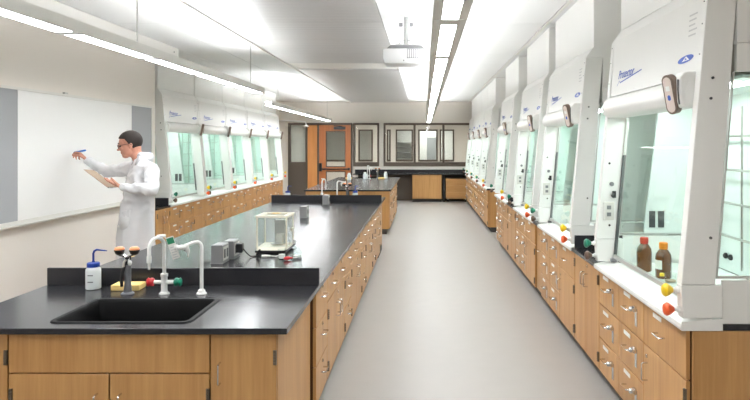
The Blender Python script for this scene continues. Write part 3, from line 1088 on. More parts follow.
def rrect(x0, x1, y0, y1, r, z, n=5):
    pts = []
    for (cx, cy, a0) in ((x1 - r, y1 - r, 0), (x0 + r, y1 - r, 90), (x0 + r, y0 + r, 180), (x1 - r, y0 + r, 270)):
        for k in range(n):
            q = R(a0 + 90 * k / (n - 1))
            pts.append((cx + r * math.cos(q), cy + r * math.sin(q), z))
    return pts


def make_sink(x0, x1, y0, y1, label):
    ox, oy = (x0 + x1) / 2, (y0 + y1) / 2
    s = empty('sink', (ox, oy, 0.62))
    tag(s, label, 'sink', 'island sinks')
    a, b, c, d = x0 - ox, x1 - ox, y0 - oy, y1 - oy
    zt = 0.878 - 0.62
    w = 0.03
    rings = [rrect(a - w, b + w, c - w * 0.8, d + w, 0.05, zt - 0.002), rrect(a - w + 0.004, b + w - 0.004, c - w * 0.8 + 0.004, d + w - 0.004, 0.048, zt + 0.003),
             rrect(a - 0.006, b + 0.006, c - 0.006, d + 0.006, 0.035, zt + 0.003), rrect(a + 0.004, b - 0.004, c + 0.004, d - 0.004, 0.03, zt - 0.012),
             rrect(a + 0.012, b - 0.012, c + 0.012, d - 0.012, 0.03, 0.03), rrect(a + 0.04, b - 0.04, c + 0.04, d - 0.04, 0.03, 0.006)]
    MB().loft(rings, False, True).build('basin', 'sink_black', s)
    MB().lathe([(0.035, 0.0075), (0.035, 0.010), (0.02, 0.0085)], (0, 0, 0), 'z', 14).build('drain', 'steel', s)
    return s


def make_faucet():
    t = empty('mixer_faucet')
    MB().lathe([(0.03, 0), (0.03, 0.006), (0.022, 0.012), (0.018, 0.02), (0.018, 0.1), (0.021, 0.105), (0.021, 0.12), (0.011, 0.125)], n=14).build('column', 'white_plastic', t)
    MB().lathe([(0.012, -0.058), (0.012, 0.058)], (0, 0, 0.07), 'x', 12).build('cross_arm', 'white_plastic', t)
    for s, mt in ((-1, 'red_knob'), (1, 'green_knob')):
        m = MB()
        pr = [(0.014, 0.058), (0.024, 0.064), (0.026, 0.075), (0.021, 0.086), (0.027, 0.094), (0.02, 0.1)]
        m.lathe([(r, s * h) for r, h in pr], (0, 0, 0.07), 'x', 9)
        m.build('valve_knob', mt, t)
    pts = [(0, 0, 0.12), (0, 0, 0.29)]
    for k in range(1, 7):
        q = R(30 * k)
        pts.append((-0.021 * (1 - math.cos(q)), -0.055 * (1 - math.cos(q)), 0.285 + 0.055 * math.sin(q)))
    pts.append((-0.042, -0.11, 0.235))
    MB().tube(pts, 0.0105, 10).build('gooseneck', 'white_plastic', t)
    MB().lathe([(0.006, 0.165), (0.008, 0.2), (0.013, 0.204), (0.014, 0.24)], (-0.042, -0.11, 0), 'z', 10).build('nozzle', 'white_plastic', t)
    MB().lathe([(0.026, 0), (0.026, 0.012)], (-0.012, -0.015, 0.338), 'z', 12).build('vacuum_breaker', 'white_plastic', t)
    return t


def make_gas_hook():
    t = empty('bench_tap')
    MB().lathe([(0.03, 0), (0.03, 0.006), (0.022, 0.012), (0.02, 0.024), (0.012, 0.03)], n=14).build('flange', 'white_plastic', t)
    pts = [(0, 0, 0.02), (0, 0, 0.275)]
    for k in range(1, 5):
        q = R(18 * k)
        pts.append((-0.03 * (1 - math.cos(q)), -0.01 * (1 - math.cos(q)), 0.275 + 0.035 * math.sin(q)))
    pts += [(-0.045, -0.03, 0.305), (-0.085, -0.07, 0.288)]
    MB().tube(pts, 0.0105, 10).build('riser_pipe', 'white_plastic', t)
    v = MB().ell((-0.088, -0.073, 0.286), 0.026, 0.02, 0.016).ell((-0.07, -0.06, 0.283), 0.018, 0.018, 0.024)
    v.build('valve_body', 'white_plastic', t)
    MB().lathe([(0.005, 0.225), (0.007, 0.25), (0.011, 0.254), (0.011, 0.275)], (-0.06, -0.055, 0), 'z', 9).build('nozzle', 'white_plastic', t)
    MB().lathe([(0.016, -0.128), (0.018, -0.116), (0.012, -0.11), (0.012, -0.095)], (0, -0.075, 0.286), 'x', 9).build('valve_knob', 'white_plastic', t)
    return t


def make_eyewash():
    t = empty('eyewash')
    MB().lathe([(0.038, 0), (0.038, 0.006), (0.03, 0.012), (0.0, 0.012)], n=16).build('flange', 'tube_grey', t)
    MB().lathe([(0.024, 0.012), (0.019, 0.06), (0.018, 0.165), (0.02, 0.17)], n=14).build('holder', 'tube_grey', t)
    m = MB().tube([(-0.02, -0.03, 0.05), (-0.022, -0.032, 0.09), (-0.018, -0.026, 0.14), (-0.008, -0.012, 0.18)], [0.009, 0.012, 0.011, 0.009], 8)
    m.build('squeeze_handle', 'black_plastic', t)
    m = MB().lathe([(0.013, 0.17), (0.014, 0.2), (0.018, 0.205), (0.018, 0.225)], n=12)
    m.tube([(-0.045, -0.01, 0.236), (0, 0, 0.222), (0.045, -0.01, 0.236)], 0.011, 8)
    m.tube([(-0.015, -0.022, 0.15), (-0.012, -0.02, 0.19), (0, -0.006, 0.21)], 0.008, 6)
    m.build('valve_head', 'chrome', t)
    MB().ell((0.018, -0.012, 0.185), 0.012, 0.012, 0.016).build('valve_lever', 'white_plastic', t)
    for s in (-1, 1):
        c = MB().lathe([(0.01, 0.23), (0.022, 0.238), (0.029, 0.255), (0.03, 0.262)], (s * 0.044, -0.01, 0), 'z', 14).build('spray_cup', 'black_plastic', t)
        MB().lathe([(0.028, 0.2622), (0.027, 0.272), (0.018, 0.279), (0.003, 0.281)], (s * 0.044, -0.01, 0), 'z', 14).build('dust_cap', 'eyewash_orange', c)
    return t


def make_wash_bottle():
    t = empty('wash_bottle')
    MB().lathe([(0.038, 0), (0.044, 0.004), (0.044, 0.11), (0.042, 0.122), (0.034, 0.13), (0.034, 0.134)], n=20).build('bottle', 'bottle_poly', t)
    MB().lathe([(0.037, 0.134), (0.037, 0.156), (0.033, 0.16), (0.01, 0.162), (0.008, 0.17)], n=20).build('cap', 'blue_cap', t)
    MB().tube([(0, 0, 0.165), (0, 0, 0.215), (0.006, 0, 0.23), (0.02, 0, 0.238), (0.085, -0.005, 0.232)], [0.0065, 0.0065, 0.0065, 0.006, 0.003], 8).build('spout', 'blue_cap', t)
    for zz in (0.045, 0.085):
        MB().box(-0.012, 0.02, -0.0455, -0.0435, zz, zz + 0.006).build('volume_mark', 'tube_grey', t)
    return t


def make_sponge():
    t = empty('sponge')
    MB().box(-0.085, 0.085, -0.055, 0.055, 0, 0.036).build('body', 'sponge_yellow', t, 0.006, 2)
    return t


def ilabel(o, loc, rz, label, cat, group):
    o.location = loc
    o.rotation_euler = (0, 0, rz)
    tag(o, label, cat, group)
    return o


ZT = 0.8755


def island(nm, y0, y1, sinks, splashes, where):
    """worktop with sink cut-outs and cross splashes"""
    xs, ys, skip = [XI0], [y0], set()
    edges = []
    sx0, sx1 = -1.845, -1.165
    for (a, b) in sinks:
        ys += [a - 0.015, b + 0.015]
    ys.append(y1)
    xs += [sx0, sx1, XI1]
    for k in range(len(sinks)):
        skip.add((1, 1 + 2 * k))
    ox, oy = XI0, y0
    o = grid_slab([x - ox for x in xs], [y - oy for y in ys], skip, HT + 0.0005, 0.875).build('island_worktop', 'epoxy_black', None, 0.003, 2)
    o.location = (ox, oy, 0)
    tag(o, 'long black epoxy island worktop ' + where, 'worktop', 'island worktops')
    for y in splashes:
        MB().box(0.002, XI1 - XI0 - 0.002, y - oy, y - oy + 0.022, 0.8755, 0.982).build('cross_splash', 'epoxy_black', o, 0.003, 2)
    return o


def end_group(yf, rz, where, detail=True):
    """sink-end cabinets whose fronts stand at y = yf; rz 0 looks to -y, 180 looks to +y"""
    dep = 0.90
    units = []
    def put(t, xa, xb, label):
        x = xa if rz == 0 else xb
        return place(t, x, yf, R(rz), label, 'cabinet', 'island end cabinets')
    # right unit: one tall door
    w = -0.708 + 1.031
    t = empty('door_cabinet')
    carcass(t, w, dep)
    c = front(t, 'door', 0, w, HB, HT)
    sub('handle', ME_HV, c, (0.045 if rz == 0 else w - 0.05, 0, 0.55))
    for zz in (0.09, HT - HB - 0.12):
        sub('hinge', ME_HINGE, c, (w - 0.014 if rz == 0 else 0.010, 0, zz))
    put(t, -1.031, -0.708, 'oak one-door cabinet at the aisle corner of ' + where)
    # sink unit: false front and two doors
    w = 2.005 - 1.031
    t = empty('sink_cabinet')
    carcass(t, w, dep, solid=False)
    front(t, 'false_front', 0, w, 0.651, HT)
    for s in (0, 1):
        x0, x1 = (0, w / 2) if s == 0 else (w / 2, w)
        c = front(t, 'door', x0, x1, HB, 0.651)
        sub('handle', ME_HV, c, (w / 2 - 0.06 if s == 0 else 0.055, 0, 0.40))
        for zz in (0.09, 0.44):
            sub('hinge', ME_HINGE, c, (0.010 if s == 0 else w / 2 - 0.014, 0, zz))
    put(t, -2.005, -1.031, 'oak two-door sink cabinet at ' + where)
    w = -2.005 + 2.335
    t = empty('door_cabinet')
    carcass(t, w, dep)
    c = front(t, 'door', 0, w, HB, HT)
    sub('handle', ME_HV, c, (0.05, 0, 0.55))
    for zz in (0.09, HT - HB - 0.12):
        sub('hinge', ME_HINGE, c, (w - 0.014, 0, zz))
    put(t, -2.335, -2.005, 'oak one-door cabinet at the whiteboard corner of ' + where)


# island one: 3.06 .. 10.87
Y1A, Y1B = 3.058, 10.87
isl1 = island('one', Y1A, Y1B, [(3.17, 3.62), (10.30, 10.75)], [4.01, 9.91], 'carrying the balance and sink')
end_group(3.085, 0, 'the sink end of the balance island')
end_group(10.84, 180, 'the door-side end of the balance island')
make_sink(-1.83, -1.18, 3.17, 3.62, 'black epoxy sink set in the island beside the eyewash')
make_sink(-1.83, -1.18, 10.30, 10.75, 'black epoxy sink behind the second cross splash')
y = 4.03
k = 0
while y + 1.44 < 9.92:
    u = make(drawer_unit, 0.47, 0.80, hasp=False)
    place(u, XC1, y, R(90), 'oak three-drawer cabinet, %s drawer stack along the balance island' % ORD[k], 'cabinet', 'oak cabinets of the balance island')
    u = make(two_door_unit, 0.985, 0.80, top_drawers=True)
    place(u, XC1, y + 0.472, R(90), 'oak cabinet with two drawers above two doors, %s along the balance island' % ORD[k], 'cabinet', 'oak cabinets of the balance island')
    y += 1.462
    k += 1
MB().box(0.03, 0.05, 0.97, 6.84, 0.02, HT - 0.001).build('back_panel', 'oak', isl1, 0.0015)

# island two: 12.6 .. 17.7
Y2A, Y2B = 12.6, 17.7
isl2 = island('two', Y2A, Y2B, [(17.10, 17.55)], [], 'of the second bench nearest the door')
make_sink(-1.83, -1.18, 17.10, 17.55, 'black epoxy sink at the door end of the second island')
o = MB().box(0, -0.70 + 2.335, 0, 0.02, HB, HT - 0.001).build('end_panel', 'oak', None, 0.0015)
o.location = (-2.335, Y2A + 0.03, 0)
tag(o, 'wide flat oak end panel of the second island', 'panel')
MB().box(0.02, 1.6, 0.004, 0.018, 0, HB - 0.001).build('toe_kick', 'kick_dark', o)
y = Y2A + 0.055
k = 0
while y + 1.44 < 17.0:
    u = make(drawer_unit, 0.47, 0.80, hasp=False)
    place(u, XC1, y, R(90), 'oak three-drawer cabinet, %s drawer stack along the second island' % ORD[k], 'cabinet', 'oak cabinets of the second island')
    u = make(two_door_unit, 0.985, 0.80, top_drawers=True)
    place(u, XC1, y + 0.472, R(90), 'oak cabinet with two drawers above two doors, %s along the second island' % ORD[k], 'cabinet', 'oak cabinets of the second island')
    y += 1.462
    k += 1
end_y = y
u = make(drawer_unit, 0.47, 0.52, hasp=False)
place(u, XC1, end_y, R(90), 'oak three-drawer cabinet at the window-side end of the second island', 'cabinet', 'oak cabinets of the second island')
MB().box(0.03, 0.05, 0.06, 5.05, 0.02, HT - 0.001).build('back_panel', 'oak', isl2, 0.0015)

# fixtures at the near sink
YX = 3.77
fa = ilabel(make_faucet(), (-1.53, YX, ZT), 0, 'white mixing faucet with red and green knobs and paper tag', 'faucet', 'sink fixtures')
hook = ilabel(make_gas_hook(), (-1.31, YX, ZT), 0, 'plain white bent tap beside the tagged faucet', 'tap', 'sink fixtures')
ew = ilabel(make_eyewash(), (-1.745, YX, ZT), 0, 'eyewash with orange caps on a grey holder by the sponge', 'eyewash', 'sink fixtures')
wb = ilabel(make_wash_bottle(), (-2.02, 3.91, ZT), 0, 'translucent wash bottle with blue cap beside the sink', 'wash bottle', 'wash bottles')
sp = ilabel(make_sponge(), (-1.80, 3.90, ZT), R(3), 'yellow sponge lying behind the eyewash', 'sponge', 'sponges')
tg = empty('paper_tag', (-1.506, YX - 0.035, ZT + 0.335))
tag(tg, 'white paper tag with green heading hanging from the faucet', 'tag')
tg.rotation_euler = (R(4), R(-17), R(4))
MB().box(-0.002, 0.042, -0.001, 0.001, -0.135, 0.0).build('card', 'paper', tg)
MB().box(0.0, 0.040, -0.0025, -0.0012, -0.042, -0.006).build('green_heading', 'tag_green', tg)
for k in range(5):
    MB().box(0.004, 0.036 - 0.006 * (k % 2), -0.0022, -0.0012, -0.066 - 0.015 * k, -0.061 - 0.015 * k).build('printed_line', 'ink_grey', tg)
MB().tube([(0.0, 0.0, -0.004), (-0.006, 0.006, 0.006)], 0.0015, 5).build('string', 'white_plastic', tg)

# fixtures at the far sink of island one and on island two
YX = 10.16
ilabel(copy_tree(fa), (-1.62, YX, ZT), R(180), 'white mixing faucet standing behind the second cross splash', 'faucet', 'sink fixtures')
ilabel(copy_tree(hook), (-1.38, YX, ZT), R(180), 'white bent tap standing behind the second cross splash', 'tap', 'sink fixtures')
ilabel(copy_tree(ew), (-1.22, YX, ZT), R(180), 'eyewash standing behind the second cross splash', 'eyewash', 'sink fixtures')
ilabel(copy_tree(wb), (-1.08, 10.05, ZT), R(60), 'blue-capped wash bottle behind the second cross splash', 'wash bottle', 'wash bottles')
ilabel(copy_tree(wb), (-2.14, 10.05, ZT), R(60), 'blue-capped wash bottle near the wooden door side of the cross splash', 'wash bottle', 'wash bottles')
YX = 16.95
ilabel(copy_tree(fa), (-1.50, YX, ZT), R(180), 'white mixing faucet on the second island', 'faucet', 'sink fixtures')
ilabel(copy_tree(hook), (-1.42, YX - 0.25, ZT), R(90), 'white bent tap on the second island', 'tap', 'sink fixtures')
ilabel(copy_tree(ew), (-1.23, YX, ZT), R(180), 'eyewash on the second island', 'eyewash', 'sink fixtures')
ilabel(copy_tree(sp), (-1.12, YX - 0.1, ZT), R(0), 'yellow sponge beside the eyewash on the second island', 'sponge', 'sponges')
ilabel(copy_tree(sp), (-1.98, YX - 0.1, ZT), R(10), 'yellow sponge by the faucet on the second island', 'sponge', 'sponges')


def make_jar():
    t = empty('plastic_bottle')
    MB().lathe([(0.045, 0), (0.05, 0.004), (0.05, 0.13), (0.035, 0.15), (0.03, 0.155)], n=16).build('bottle', 'bottle_poly', t)
    MB().lathe([(0.034, 0.155), (0.034, 0.18), (0.03, 0.184)], n=16).build('cap', 'white_plastic', t)
    return t


jar = ilabel(make_jar(), (-1.01, YX - 0.1, ZT), 0, 'white plastic bottle beside the sponge on the second island', 'bottle', 'plastic bottles')
ilabel(copy_tree(jar), (-1.89, YX - 0.8, ZT), 0, 'white plastic bottle standing apart near the middle of the second island', 'bottle', 'plastic bottles')
ilabel(copy_tree(jar), (-1.53, YX - 0.35, ZT), 0, 'white plastic bottle in front of the faucet on the second island', 'bottle', 'plastic bottles')


# ------------------------------------------------------------------ things on the balance island
def make_pedestal():
    t = empty('outlet_pedestal')
    MB().prism([(-0.042, 0.004), (-0.042, 0.132), (-0.038, 0.137), (0.038, 0.137), (0.042, 0.132), (0.042, 0.004)], -0.075, 0.075, 'y').build('housing', 'alu_dark', t)
    MB().box(-0.046, 0.046, -0.08, 0.08, 0, 0.005).build('base_flange', 'alu_dark', t)
    for s in (-1, 1):
        f = MB().box(s * 0.0425, s * 0.045, -0.062, 0.062, 0.02, 0.12).build('face_plate', 'alu_light', t)
        for yy in (-0.03, 0.03):
            MB().box(s * 0.0452, s * 0.048, yy - 0.015, yy + 0.015, 0.038, 0.102).build('socket', 'dark_grey', f)
    return t


ped = ilabel(make_pedestal(), (-1.53, 4.80, ZT), 0, 'silver bench outlet pedestal standing closest to the cross splash', 'outlet box', 'bench outlet pedestals')
ilabel(copy_tree(ped), (-1.505, 4.995, ZT), 0, 'silver bench outlet pedestal with a black adaptor plugged in', 'outlet box', 'bench outlet pedestals')
ilabel(copy_tree(ped), (-1.455, 7.78, ZT), 0, 'silver bench outlet pedestal alone behind the balance', 'outlet box', 'bench outlet pedestals')
ilabel(copy_tree(ped), (-1.46, 9.55, ZT), 0, 'silver bench outlet pedestal in front of the second cross splash', 'outlet box', 'bench outlet pedestals')
ad = empty('power_adaptor', (-1.428, 4.975, ZT + 0.045))
tag(ad, 'black power adaptor plugged into a silver outlet pedestal', 'adaptor')
MB().box(-0.027, 0.02, -0.03, 0.03, 0, 0.07).build('body', 'black_plastic', ad, 0.004)
MB().tube([(0.02, 0, 0.03), (0.05, 0.01, -0.01), (0.07, 0.03, -0.036), (0.09, 0.05, -0.04), (0.12, 0.07, -0.038), (0.135, 0.09, -0.03)], 0.005, 6).build('cable', 'black_plastic', ad)
MB().tube([(0.115, 0.06, -0.03), (0.14, 0.05, 0.012)], [0.012, 0.008], 8).build('plug', 'black_plastic', ad)
mp = empty('white_plug', (-1.235, 4.99, ZT))
tag(mp, 'small white plug lying by the balance cable', 'plug')
MB().tube([(-0.03, 0, 0.012), (0.0, 0.0, 0.012), (0.035, 0.01, 0.012)], [0.011, 0.012, 0.007], 8).build('body', 'white_plastic', mp)
MB().tube([(0.035, 0.01, 0.012), (0.07, 0.03, 0.006), (0.1, 0.07, 0.005)], 0.004, 6).build('cord', 'white_plastic', mp)

# analytical balance
ba = empty('analytical_balance', (-1.235, 5.32, ZT))
tag(ba, 'analytical balance with cream frame and glass draft shield', 'balance')
w, d, h = 0.125, 0.135, 0.305
MB().box(-w, w, -d - 0.045, d + 0.05, 0.012, 0.03).build('base', 'black_plastic', ba, 0.004)
MB().box(-w, w, -d, d, 0.0305, 0.05).build('base_cover', 'cream_plastic', ba, 0.003)
for sx in (-1, 1):
    for sy in (-1, 1):
        MB().box(sx * w, sx * (w - 0.012), sy * d, sy * (d - 0.012), 0.0505, h - 0.018).build('corner_post', 'cream_plastic', ba)
        MB().lathe([(0.014, 0), (0.014, 0.0118)], (sx * 0.1, sy * 0.12, 0), 'z', 10).build('foot', 'black_plastic', ba)
top = MB()
top.box(-w - 0.006, w + 0.006, -d - 0.004, -d + 0.03, h - 0.0175, h).box(-w - 0.006, w + 0.006, d - 0.03, d + 0.004, h - 0.0175, h)
top.box(-w - 0.006, -w + 0.03, -d + 0.03, d - 0.03, h - 0.0175, h).box(w - 0.03, w + 0.006, -d + 0.03, d - 0.03, h - 0.0175, h)
top.build('top_frame', 'cream_plastic', ba)
MB().box(-0.03, 0.03, 0.02, 0.04, h + 0.0005, h + 0.008).build('top_handle', 'sponge_yellow', ba)
MB().box(-w + 0.0125, w - 0.0125, -d + 0.004, -d + 0.007, 0.0505, h - 0.018).build('glass_front', 'clear_glass', ba)
for sx in (-1, 1):
    MB().box(sx * (w - 0.004), sx * (w - 0.007), -d + 0.0125, d - 0.0125, 0.0505, h - 0.018).build('glass_side', 'clear_glass', ba)
MB().box(-w + 0.03, w - 0.03, -d + 0.03, d - 0.03, h - 0.012, h - 0.009).build('glass_top', 'clear_glass', ba)
MB().box(-w + 0.0125, w - 0.0125, d - 0.01, d - 0.002, 0.0505, h - 0.018).build('glass_back', 'clear_glass', ba)
MB().box(-0.02, 0.07, 0.06, 0.115, 0.0505, 0.25).build('column', 'alu', ba, 0.004)
MB().box(0.005, 0.06, 0.0, 0.055, 0.0505, 0.14).build('weighing_arm', 'alu_light', ba, 0.004)
pn = MB().lathe([(0.004, 0.0505), (0.006, 0.062), (0.045, 0.064), (0.047, 0.069), (0.043, 0.067), (0.002, 0.066)], (0.02, -0.045, 0), 'z', 20).build('weighing_pan', 'chrome', ba)
MB().prism([(-d - 0.05, 0.0305), (-d - 0.002, 0.0305), (-d - 0.002, 0.05), (-d - 0.05, 0.036)], -0.11, 0.11, 'x').build('keypad', 'cream_plastic', ba)
MB().box(w + 0.0005, w + 0.02, 0.0, 0.06, 0.16, 0.19).build('side_handle', 'cream_plastic', ba, 0.003)
MB().box(-0.13, -0.02, -0.0005, 0.0005, 0, 0.0005).build('scale_mark', 'ink_grey', ba).location = (0.07, -d - 0.01, 0.0506)


def beaker(name, loc, r, h, label, cat, extra=None):
    t = empty(name, loc)
    tag(t, label, cat, None)
    MB().lathe([(r * 0.9, 0), (r, 0.004), (r, h), (r * 1.08, h + 0.004), (r * 0.98, h + 0.002), (r * 0.94, h - 0.002), (r * 0.94, 0.007), (0.002, 0.006)], n=18).build('glass_wall', 'clear_glass', t)
    if extra:
        MB().lathe([(r * 0.9, 0.0075), (r * 0.9, h * extra[1]), (0.002, h * extra[1] + 0.0005)], n=16).build('contents', extra[0], t)
    return t


beaker('beaker', (-1.095, 4.93, ZT), 0.028, 0.075, 'small glass beaker with white contents before the balance', 'beaker', ('white_plastic', 0.5))
fl = beaker('beaker', (-0.985, 4.98, ZT), 0.036, 0.085, 'wider glass beaker holding a white piece near the balance', 'beaker', ('white_plastic', 0.25))
er = empty('flask', (-1.035, 5.10, ZT))
tag(er, 'clear conical flask with white stopper behind the beakers', 'flask')
MB().lathe([(0.034, 0), (0.036, 0.004), (0.013, 0.075), (0.013, 0.1), (0.016, 0.102), (0.011, 0.1), (0.011, 0.075), (0.033, 0.006), (0.002, 0.005)], n=18).build('glass_wall', 'clear_glass', er)
MB().lathe([(0.01, 0.093), (0.013, 0.102), (0.015, 0.12)], n=12).build('stopper', 'white_plastic', er)
rb = empty('pipette_bulb', (-1.04, 4.875, ZT))
tag(rb, 'small red rubber bulb lying between the glass beakers', 'rubber bulb')
rb.rotation_euler = (0, 0, R(25))
MB().lathe([(0.004, -0.03), (0.012, -0.02), (0.015, 0.0), (0.012, 0.016), (0.006, 0.024), (0.005, 0.04)], (0, 0, 0.0155), 'x', 12).build('bulb', 'red_knob', rb)
MB().lathe([(0.0042, 0.04), (0.0035, 0.075)], (0, 0, 0.0155), 'x', 8).build('tip', 'white_plastic', rb)


# bottles in the first fume hood
def reagent_bottle(loc, capm, label, rz=0):
    t = empty('reagent_bottle', loc, rz)
    tag(t, label, 'bottle', 'amber reagent bottles')
    MB().lathe([(0.045, 0), (0.05, 0.006), (0.0505, 0.13), (0.046, 0.155), (0.03, 0.178), (0.02, 0.188), (0.019, 0.2)], n=24).build('glass_body', 'amber', t)
    MB().lathe([(0.0265, 0.192), (0.0275, 0.2), (0.0275, 0.224), (0.024, 0.228)], n=18).build('screw_cap', capm, t)
    MB().lathe([(0.0255, 0.186), (0.0265, 0.1915)], n=18).build('pour_ring', capm, t)
    n = 10
    lab = [[(0.0512 * math.cos(q), 0.0512 * math.sin(q), z) for q in [R(150 + 90 * k / n) for k in range(n + 1)]] for z in (0.06, 0.118)]
    return t, lab


b1, _ = reagent_bottle((1.50, 4.36, 0.8965), 'cap_red', 'amber glass bottle with red cap inside the fume hood')
b2, lab = reagent_bottle((1.545, 4.13, 0.8965), 'cap_orange', 'amber glass bottle with orange cap inside the fume hood')
MB().loft(lab, False, False, closed=False).build('paper_label', 'paper', b2)
gb = beaker('beaker', (1.535, 3.985, 0.8965), 0.035, 0.055, 'low glass dish beside the amber bottles in the hood', 'beaker', ('clip_tan', 0.3))
yb = empty('vial', (1.495, 4.02, 0.8965))
tag(yb, 'small yellow-capped vial in front of the amber bottles', 'vial')
MB().lathe([(0.012, 0), (0.012, 0.03), (0.009, 0.034)], n=12).build('glass_body', 'clear_glass', yb)
MB().lathe([(0.014, 0.034), (0.014, 0.05), (0.011, 0.053)], n=12).build('cap', 'yellow_knob', yb)

# ------------------------------------------------------------------ back wall counter
o = MB().box(0, 4.1, 0, 0.62, HT + 0.0005, 0.875).build('counter_worktop', 'epoxy_black', None, 0.003, 2)
o.location = (-2.2, 19.77, 0)
tag(o, 'black counter under the interior windows at the back wall', 'worktop')
MB().box(0.0, 4.1, 0.6, 0.62, 0.8755, 0.985).build('splash', 'epoxy_black', o, 0.002)
t = empty('door_cabinet')
carcass(t, 0.905, 0.58)
front(t, 'door', 0, 0.905, HB, HT)
place(t, -0.36, 19.80, 0, 'plain oak cabinet under the back counter below the windows', 'cabinet', None)
t = empty('mobile_cabinet')
tag(t, 'low oak drawer cabinet on casters under the back counter', 'cabinet')
t.location = (0.685, 19.82, 0)
MB().box(0, 0.66, 0.021, 0.55, 0.1, 0.715).build('body', 'oak_level', t)
for k in range(3):
    MB().box(0.002, 0.658, 0, 0.02, 0.102 + 0.205 * k, 0.304 + 0.205 * k).build('drawer', 'oak_level', t, 0.001)
for (cx, cy) in ((0.06, 0.08), (0.6, 0.08), (0.06, 0.48), (0.6, 0.48)):
    c = MB().lathe([(0.035, -0.012), (0.035, 0.012)], (cx, cy, 0.035), 'x', 12).build('caster', 'black_plastic', t)
    MB().box(cx - 0.018, cx + 0.018, cy - 0.012, cy + 0.03, 0.072, 0.0995).build('caster_fork', 'steel', c)
for (x0, x1) in ((-1.45, -1.41), (0.60, 0.64)):
    o = MB().box(0, x1 - x0, 0, 0.55, 0, HT - 0.001).build('support_panel', 'kick_dark', None, 0.002)
    o.location = (x0, 19.82, 0)
    tag(o, 'dark support panel under the back counter ' + ('by the second island' if x0 < 0 else 'between the two oak cabinets'), 'panel')
o = MB().box(0, 3.9, 0, 0.012, 0.0, HT - 0.002).build('knee_shade', 'frame_brown', None)  # dark sheet: paints the shade over the wall in the knee space
o.location = (-2.1, 20.385, 0)
tag(o, 'dark brown sheet as painted shade in the knee space under the back counter', 'panel')

# ------------------------------------------------------------------ whiteboard
BX = XL + 0.002
BZ0, BZ1 = 1.06, 2.26
wbd = empty('whiteboard', (BX, 0, 0))
tag(wbd, 'large whiteboard with grey tack panels on the beige wall', 'whiteboard')
ya, yb_, yc, yd = 4.35, 5.87, 8.16, 8.74
MB().box(0, 0.012, yb_ + 0.002, yc - 0.002, BZ0, BZ1).build('writing_surface', 'board_white', wbd)
MB().box(0, 0.012, ya, yb_ - 0.002, BZ0, BZ1).build('tack_panel', 'board_grey', wbd)
MB().box(0, 0.012, yc + 0.002, yd, BZ0, BZ1).build('tack_panel', 'board_grey', wbd)
MB().box(0, 0.02, ya - 0.02, yd + 0.02, BZ1 + 0.0005, BZ1 + 0.025).build('frame_rail', 'alu_light', wbd)
MB().box(0, 0.02, ya - 0.02, yd + 0.02, BZ0 - 0.025, BZ0 - 0.0005).build('frame_rail', 'alu_light', wbd)
for yy in (ya - 0.02, yd + 0.001):
    MB().box(0, 0.02, yy, yy + 0.019, BZ0, BZ1).build('frame_stile', 'alu_light', wbd)
MB().prism([(0.0, BZ0 - 0.05), (0.075, BZ0 - 0.045), (0.08, BZ0 - 0.03), (0.07, BZ0 - 0.036), (0.02, BZ0 - 0.036), (0.02, BZ0 - 0.0255), (0.0, BZ0 - 0.0255)], yb_ - 0.6, yc + 0.02, 'y').build('marker_tray', 'alu_light', wbd)
MB().box(0.0, 0.024, 6.62, 6.68, BZ1 + 0.0255, BZ1 + 0.04).build('map_clip', 'steel', wbd)


# ------------------------------------------------------------------ the person at the whiteboard
def remesh(mb, name, voxel, smooth_it=4, material=None, parent=None, displace=None):
    me = mb.mesh(name + '_raw')
    o = bpy.data.objects.new(name + '_raw', me)
    col.objects.link(o)
    md = o.modifiers.new('r', 'REMESH')
    md.mode = 'VOXEL'
    md.voxel_size = voxel
    sm = o.modifiers.new('s', 'SMOOTH')
    sm.factor = 0.5
    sm.iterations = smooth_it
    dg = bpy.context.evaluated_depsgraph_get()
    me2 = bpy.data.meshes.new_from_object(o.evaluated_get(dg))
    bpy.data.objects.remove(o, do_unlink=True)
    bpy.data.meshes.remove(me)
    me2.name = name
    if displace:
        vn = [v.normal.copy() for v in me2.vertices]
        for v, n in zip(me2.vertices, vn):
            v.co += n * displace(v.co)
    me2.shade_smooth()
    me2.materials.clear()
    me2.materials.append(MATS[material])
    r = bpy.data.objects.new(name, me2)
    col.objects.link(r)
    if parent:
        r.parent = parent
    return r


Z3 = Vector((0, 0, 1))
FW = Vector((-0.82, -0.57, 0)).normalized()       # where the chest faces
LF = Z3.cross(FW)                                  # the person's left
PY = 6.42
base = Vector(((137 - CU) * PY / F, PY, 0))


def ring(c, a, b, n=28, fw=FW, lf=LF, front_flat=0.0):
    return [c + lf * (a * math.cos(q)) + fw * (b * math.sin(q)) for q in [2 * math.pi * k / n for k in range(n)]]


